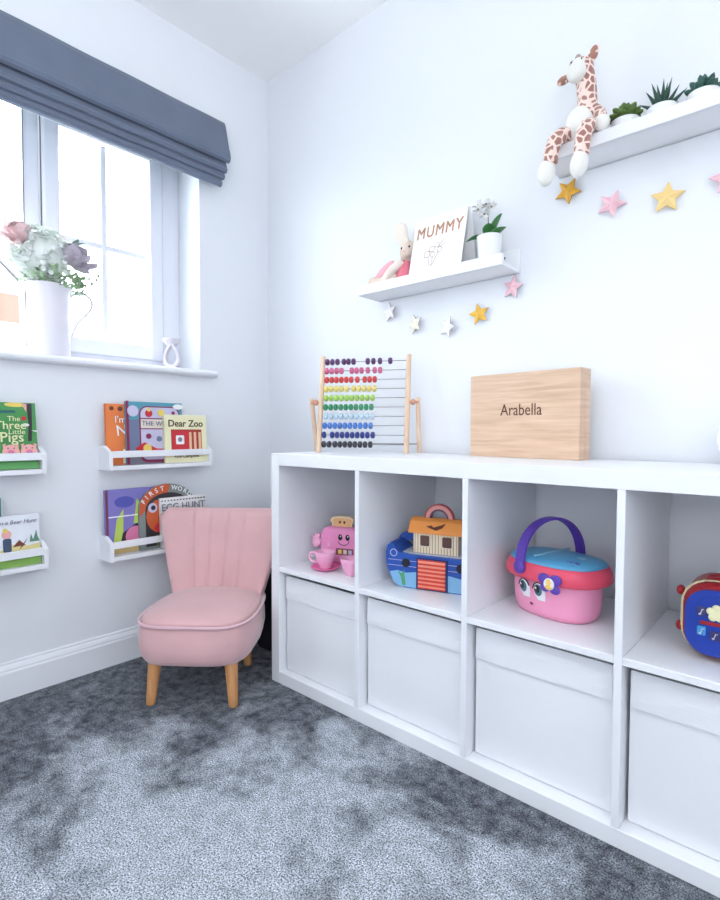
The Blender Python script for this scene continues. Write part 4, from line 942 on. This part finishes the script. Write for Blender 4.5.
# ---- picnic basket
bk_ = thing('toy_basket', 'pink toy picnic basket with a face, blue lid and purple handle', 'toy', (1.409, -0.222, SHELFZ), R(-14))
bk_.scale = (1.0, 0.94, 1.0)
BP = P('basket_pink', (250, 164, 200), 0.4, 0.03, 20); BRIM = P('basket_coral_rim', (240, 84, 112), 0.4, 0.04, 20); BLU = P('basket_blue_lid', (92, 170, 214), 0.4, 0.16, 14); VIO = P('basket_violet', (98, 66, 176), 0.4, 0.06, 20)
def oval(a, b_, z, n=48, e=0.78):
    out = []
    for k in range(n):
        t_ = 2*PI*k/n; out.append((a*math.copysign(abs(math.cos(t_))**e, math.cos(t_)), b_*math.copysign(abs(math.sin(t_))**e, math.sin(t_)), z))
    return out
m = MB(); m.loft([oval(a, b_, z) for a, b_, z in ((0.082, 0.060, 0.0), (0.095, 0.071, 0.002), (0.102, 0.077, 0.014), (0.106, 0.080, 0.040), (0.107, 0.080, 0.080), (0.110, 0.083, 0.112))]); m.build('basket_body', BP, bk_)
m = MB(); m.loft([oval(a, b_, z) for a, b_, z in ((0.112, 0.085, 0.094), (0.124, 0.094, 0.090), (0.129, 0.099, 0.096), (0.127, 0.097, 0.116), (0.120, 0.091, 0.130), (0.105, 0.078, 0.133))]); m.build('rim', BRIM, bk_)
m = MB(); m.loft([oval(a, b_, z) for a, b_, z in ((0.116, 0.088, 0.128), (0.118, 0.089, 0.133), (0.112, 0.083, 0.139), (0.09, 0.062, 0.145), (0.05, 0.03, 0.148))])
m.build('lid', BLU, bk_)
m = MB(); m.box((-0.014, 0, 0.1475), (0.008, 0.15, 0.004), 0.0015); m.box((0.05, 0, 0.146), (0.05, 0.02, 0.003), 0.001); m.build('lid_hinge', K('lid_pale_blue', (150, 206, 232)), bk_)
random.seed(4); m = MB()
for i in range(9): m.tube([(0.02+0.008*i, -0.05+0.004*math.sin(i*2), 0.1445), (0.026+0.008*i, -0.044-0.004*math.cos(i*3), 0.1445)], 0.0016, 5)
m.build('lid_flourish', VIO, bk_)
# strap handle across the short axis
HB_ = []
for k in range(25):
    a = PI*k/24; y = -0.098*math.cos(a)*1.0; z = 0.120+0.112*math.sin(a)**0.85; tx, tz = 0.098*math.sin(a), 0.112*math.cos(a)
    l = math.hypot(tx, tz) or 1; ny, nz_ = -tz/l, tx/l; wd = 0.0095+0.003*abs(math.cos(a))
    HB_.append([(-0.018-0.022*math.cos(a)-wd, y+ny*0.0035, z+nz_*0.0035), (-0.018-0.022*math.cos(a)+wd, y+ny*0.0035, z+nz_*0.0035), (-0.018-0.022*math.cos(a)+wd, y-ny*0.0035, z-nz_*0.0035), (-0.018-0.022*math.cos(a)-wd, y-ny*0.0035, z-nz_*0.0035)])
m = MB(); m.loft(HB_, smooth=False); m.build('strap_handle', VIO, bk_)
for sy in (-1, 1):
    m = MB(); m.lathe([(0.016, -0.004), (0.0165, 0.002), (0.013, 0.006), (0.0, 0.007)], seg=24, M=Matrix.Translation((-0.018+sy*0.022, sy*0.101, 0.118)) @ Matrix.Rotation(PI/2*(-sy), 4, 'X')); m.build('handle_hub', VIO, bk_)
def on_body(ang, z, off=0.001):
    f = 0.104+0.00*z; a_, b__ = 0.105, 0.079
    ca, sa = math.cos(ang), math.sin(ang); e = 0.78
    return Vector((a_*math.copysign(abs(ca)**e, ca), b__*math.copysign(abs(sa)**e, sa), z))
EW = K('eye_white', (246, 246, 250), 0.3); ET = K('eye_teal', (74, 118, 134), 0.3)
for x in (-0.038, 0.006):
    n_ang = R(-9 if x < -0.03 else 0); T = Matrix.Translation((x, -0.0820 if x > -0.03 else -0.0802, 0.066)) @ Matrix.Rotation(n_ang, 4, 'Z') @ Matrix.Rotation(R(8), 4, 'X')
    m = MB(); m.ell((0, 0, 0), (0.0165, 0.004, 0.021), M=T, mat=EW); m.prism([(-0.004, -0.022), (0.016, -0.021), (0.016, 0.0), (-0.01, -0.01)], -0.003, 0.002, M=T, mat=EW); e = m.build('eye', None, bk_)
    m = MB(); m.ell((-0.002, -0.003, 0.003), (0.0115, 0.0032, 0.0145), M=T); m.build('iris', ET, e)
    m = MB(); m.ell((-0.003, -0.005, 0.006), (0.0075, 0.0030, 0.0095), M=T, mat=BLACK); m.ell((-0.005, -0.0078, 0.010), (0.0026, 0.001, 0.003), M=T, mat=WHITE); m.tube([T @ Vector((0.018*math.cos(R(a)), -0.002, 0.022*math.sin(R(a)))) for a in range(20, 175, 15)], 0.0013, 6, mat=BLACK); m.build('pupil', None, e)
m = MB(); m.ell((-0.018, -0.0795, 0.030), (0.005, 0.003, 0.003), rot=(0, R(20), 0)); m.build('mouth', K('mouth_plum', (150, 50, 90)), bk_)
m = MB(); T = Matrix.Translation((0.046, -0.100, 0.096)) @ Matrix.Rotation(R(12), 4, 'Z')
for (x, z, r1, r2) in ((-0.014, 0.010, 0.015, 0.013), (0.014, 0.010, 0.015, 0.013), (-0.011, -0.010, 0.012, 0.010), (0.013, -0.012, 0.013, 0.011)): m.ell((x, 0, z), (r1, 0.004, r2), M=T)
bt = m.build('butterfly_button', VIO, bk_)
m = MB(); m.ell((0, -0.004, 0), (0.013, 0.003, 0.014), M=T, mat=EW); m.ell((0, -0.007, 0.004), (0.006, 0.002, 0.009), M=T, mat=K('star_yellow', (246, 206, 110))); m.ell((0, -0.007, -0.007), (0.009, 0.002, 0.005), M=T, mat=K('star_yellow', (246, 206, 110))); m.build('button_emblem', None, bt)

# ---- blue activity toy at the right edge
act = thing('activity_toy', 'blue and red electronic activity toy in the right cell', 'toy', (1.781, -0.256, SHELFZ), R(2))
AR = K('toy_red', (158, 28, 38), 0.35); ABL = K('toy_royal_blue', (28, 62, 168), 0.35); ACR = K('toy_cream', (240, 226, 180), 0.4)
m = MB(); octo = rrect(0.178, 0.150, 0.05, 6, 0, 0.080); rings = []
for (y, k) in ((-0.05, 0.90), (-0.044, 0.96), (-0.03, 1.0), (0.05, 1.0), (0.06, 0.95)): rings.append([(x*k, y, 0.080+(z-0.080)*k) for x, z in octo])
m.loft(rings, smooth=False); m.build('body', AR, act)
m = MB(); rings = []
for (y, k) in ((-0.034, 1.0), (-0.030, 1.025), (-0.022, 1.025), (-0.018, 1.0)): rings.append([(x*k, y, 0.080+(z-0.080)*min(k, 1.03)) for x, z in rrect(0.180, 0.146, 0.05, 6, 0, 0.0805)])
m.loft(rings, smooth=False); m.build('rim_band', ACR, act)
m = MB(); m.prism(rrect(0.162, 0.128, 0.042, 6, 0, 0.078), -0.058, -0.048); m.prism(rrect(0.138, 0.104, 0.034, 6, 0, 0.078), -0.060, -0.05); m.build('front_panel', ABL, act)
m = MB(); m.prism(circ(0.014, 5, -0.028, 0.100), -0.066, -0.059); 
for k in range(5): m.ell((-0.028+0.010*math.cos(R(90+72*k)), -0.063, 0.100+0.010*math.sin(R(90+72*k))), (0.0075, 0.004, 0.0075), u=12, v=8)
m.build('flower_button', K('flower_cream', (240, 236, 190), 0.4), act)
m = MB(); m.ell((-0.008, -0.062, 0.088), (0.009, 0.004, 0.009)); m.build('lilac_button', K('toy_lilac', (150, 130, 220), 0.4), act)
m = MB(); m.box((-0.02, -0.061, 0.078), (0.07, 0.003, 0.007), 0.001); m.build('red_bar', AR, act)
for (x, z, c) in ((-0.053, 0.100, NIGHT), (-0.052, 0.062, K('toy_cyan', (60, 150, 210), 0.4)), (-0.030, 0.056, NIGHT), (-0.006, 0.054, K('toy_peach', (240, 190, 150), 0.4))):
    m = MB(); m.box((x, -0.062, z), (0.015, 0.005, 0.018), 0.002); kb = m.build('key_button', c, act)
    m = MB(); m.tube([(x-0.001, -0.065, z-0.005), (x+0.002, -0.065, z+0.005), (x+0.005, -0.065, z+0.004)], 0.001, 5); m.ell((x-0.002, -0.065, z-0.005), (0.0025, 0.001, 0.002), u=8, v=6); m.build('note_mark', PALE, kb)
for z in (0.052, 0.125):
    m = MB(); m.ell((-0.094, -0.02, z), (0.008, 0.012, 0.010)); m.build('side_knob', AR, act)
m = MB(); m.tube(smooth_path([(-0.05, 0.0, 0.150), (-0.03, 0.0, 0.158), (0.03, 0.0, 0.158), (0.05, 0.0, 0.150)]), 0.006, 10); m.build('carry_handle', K('toy_dark_red', (140, 24, 34), 0.35), act)

for o in bpy.data.objects:
    for k in ('_h', '_w'):
        if k in o.keys(): del o[k]
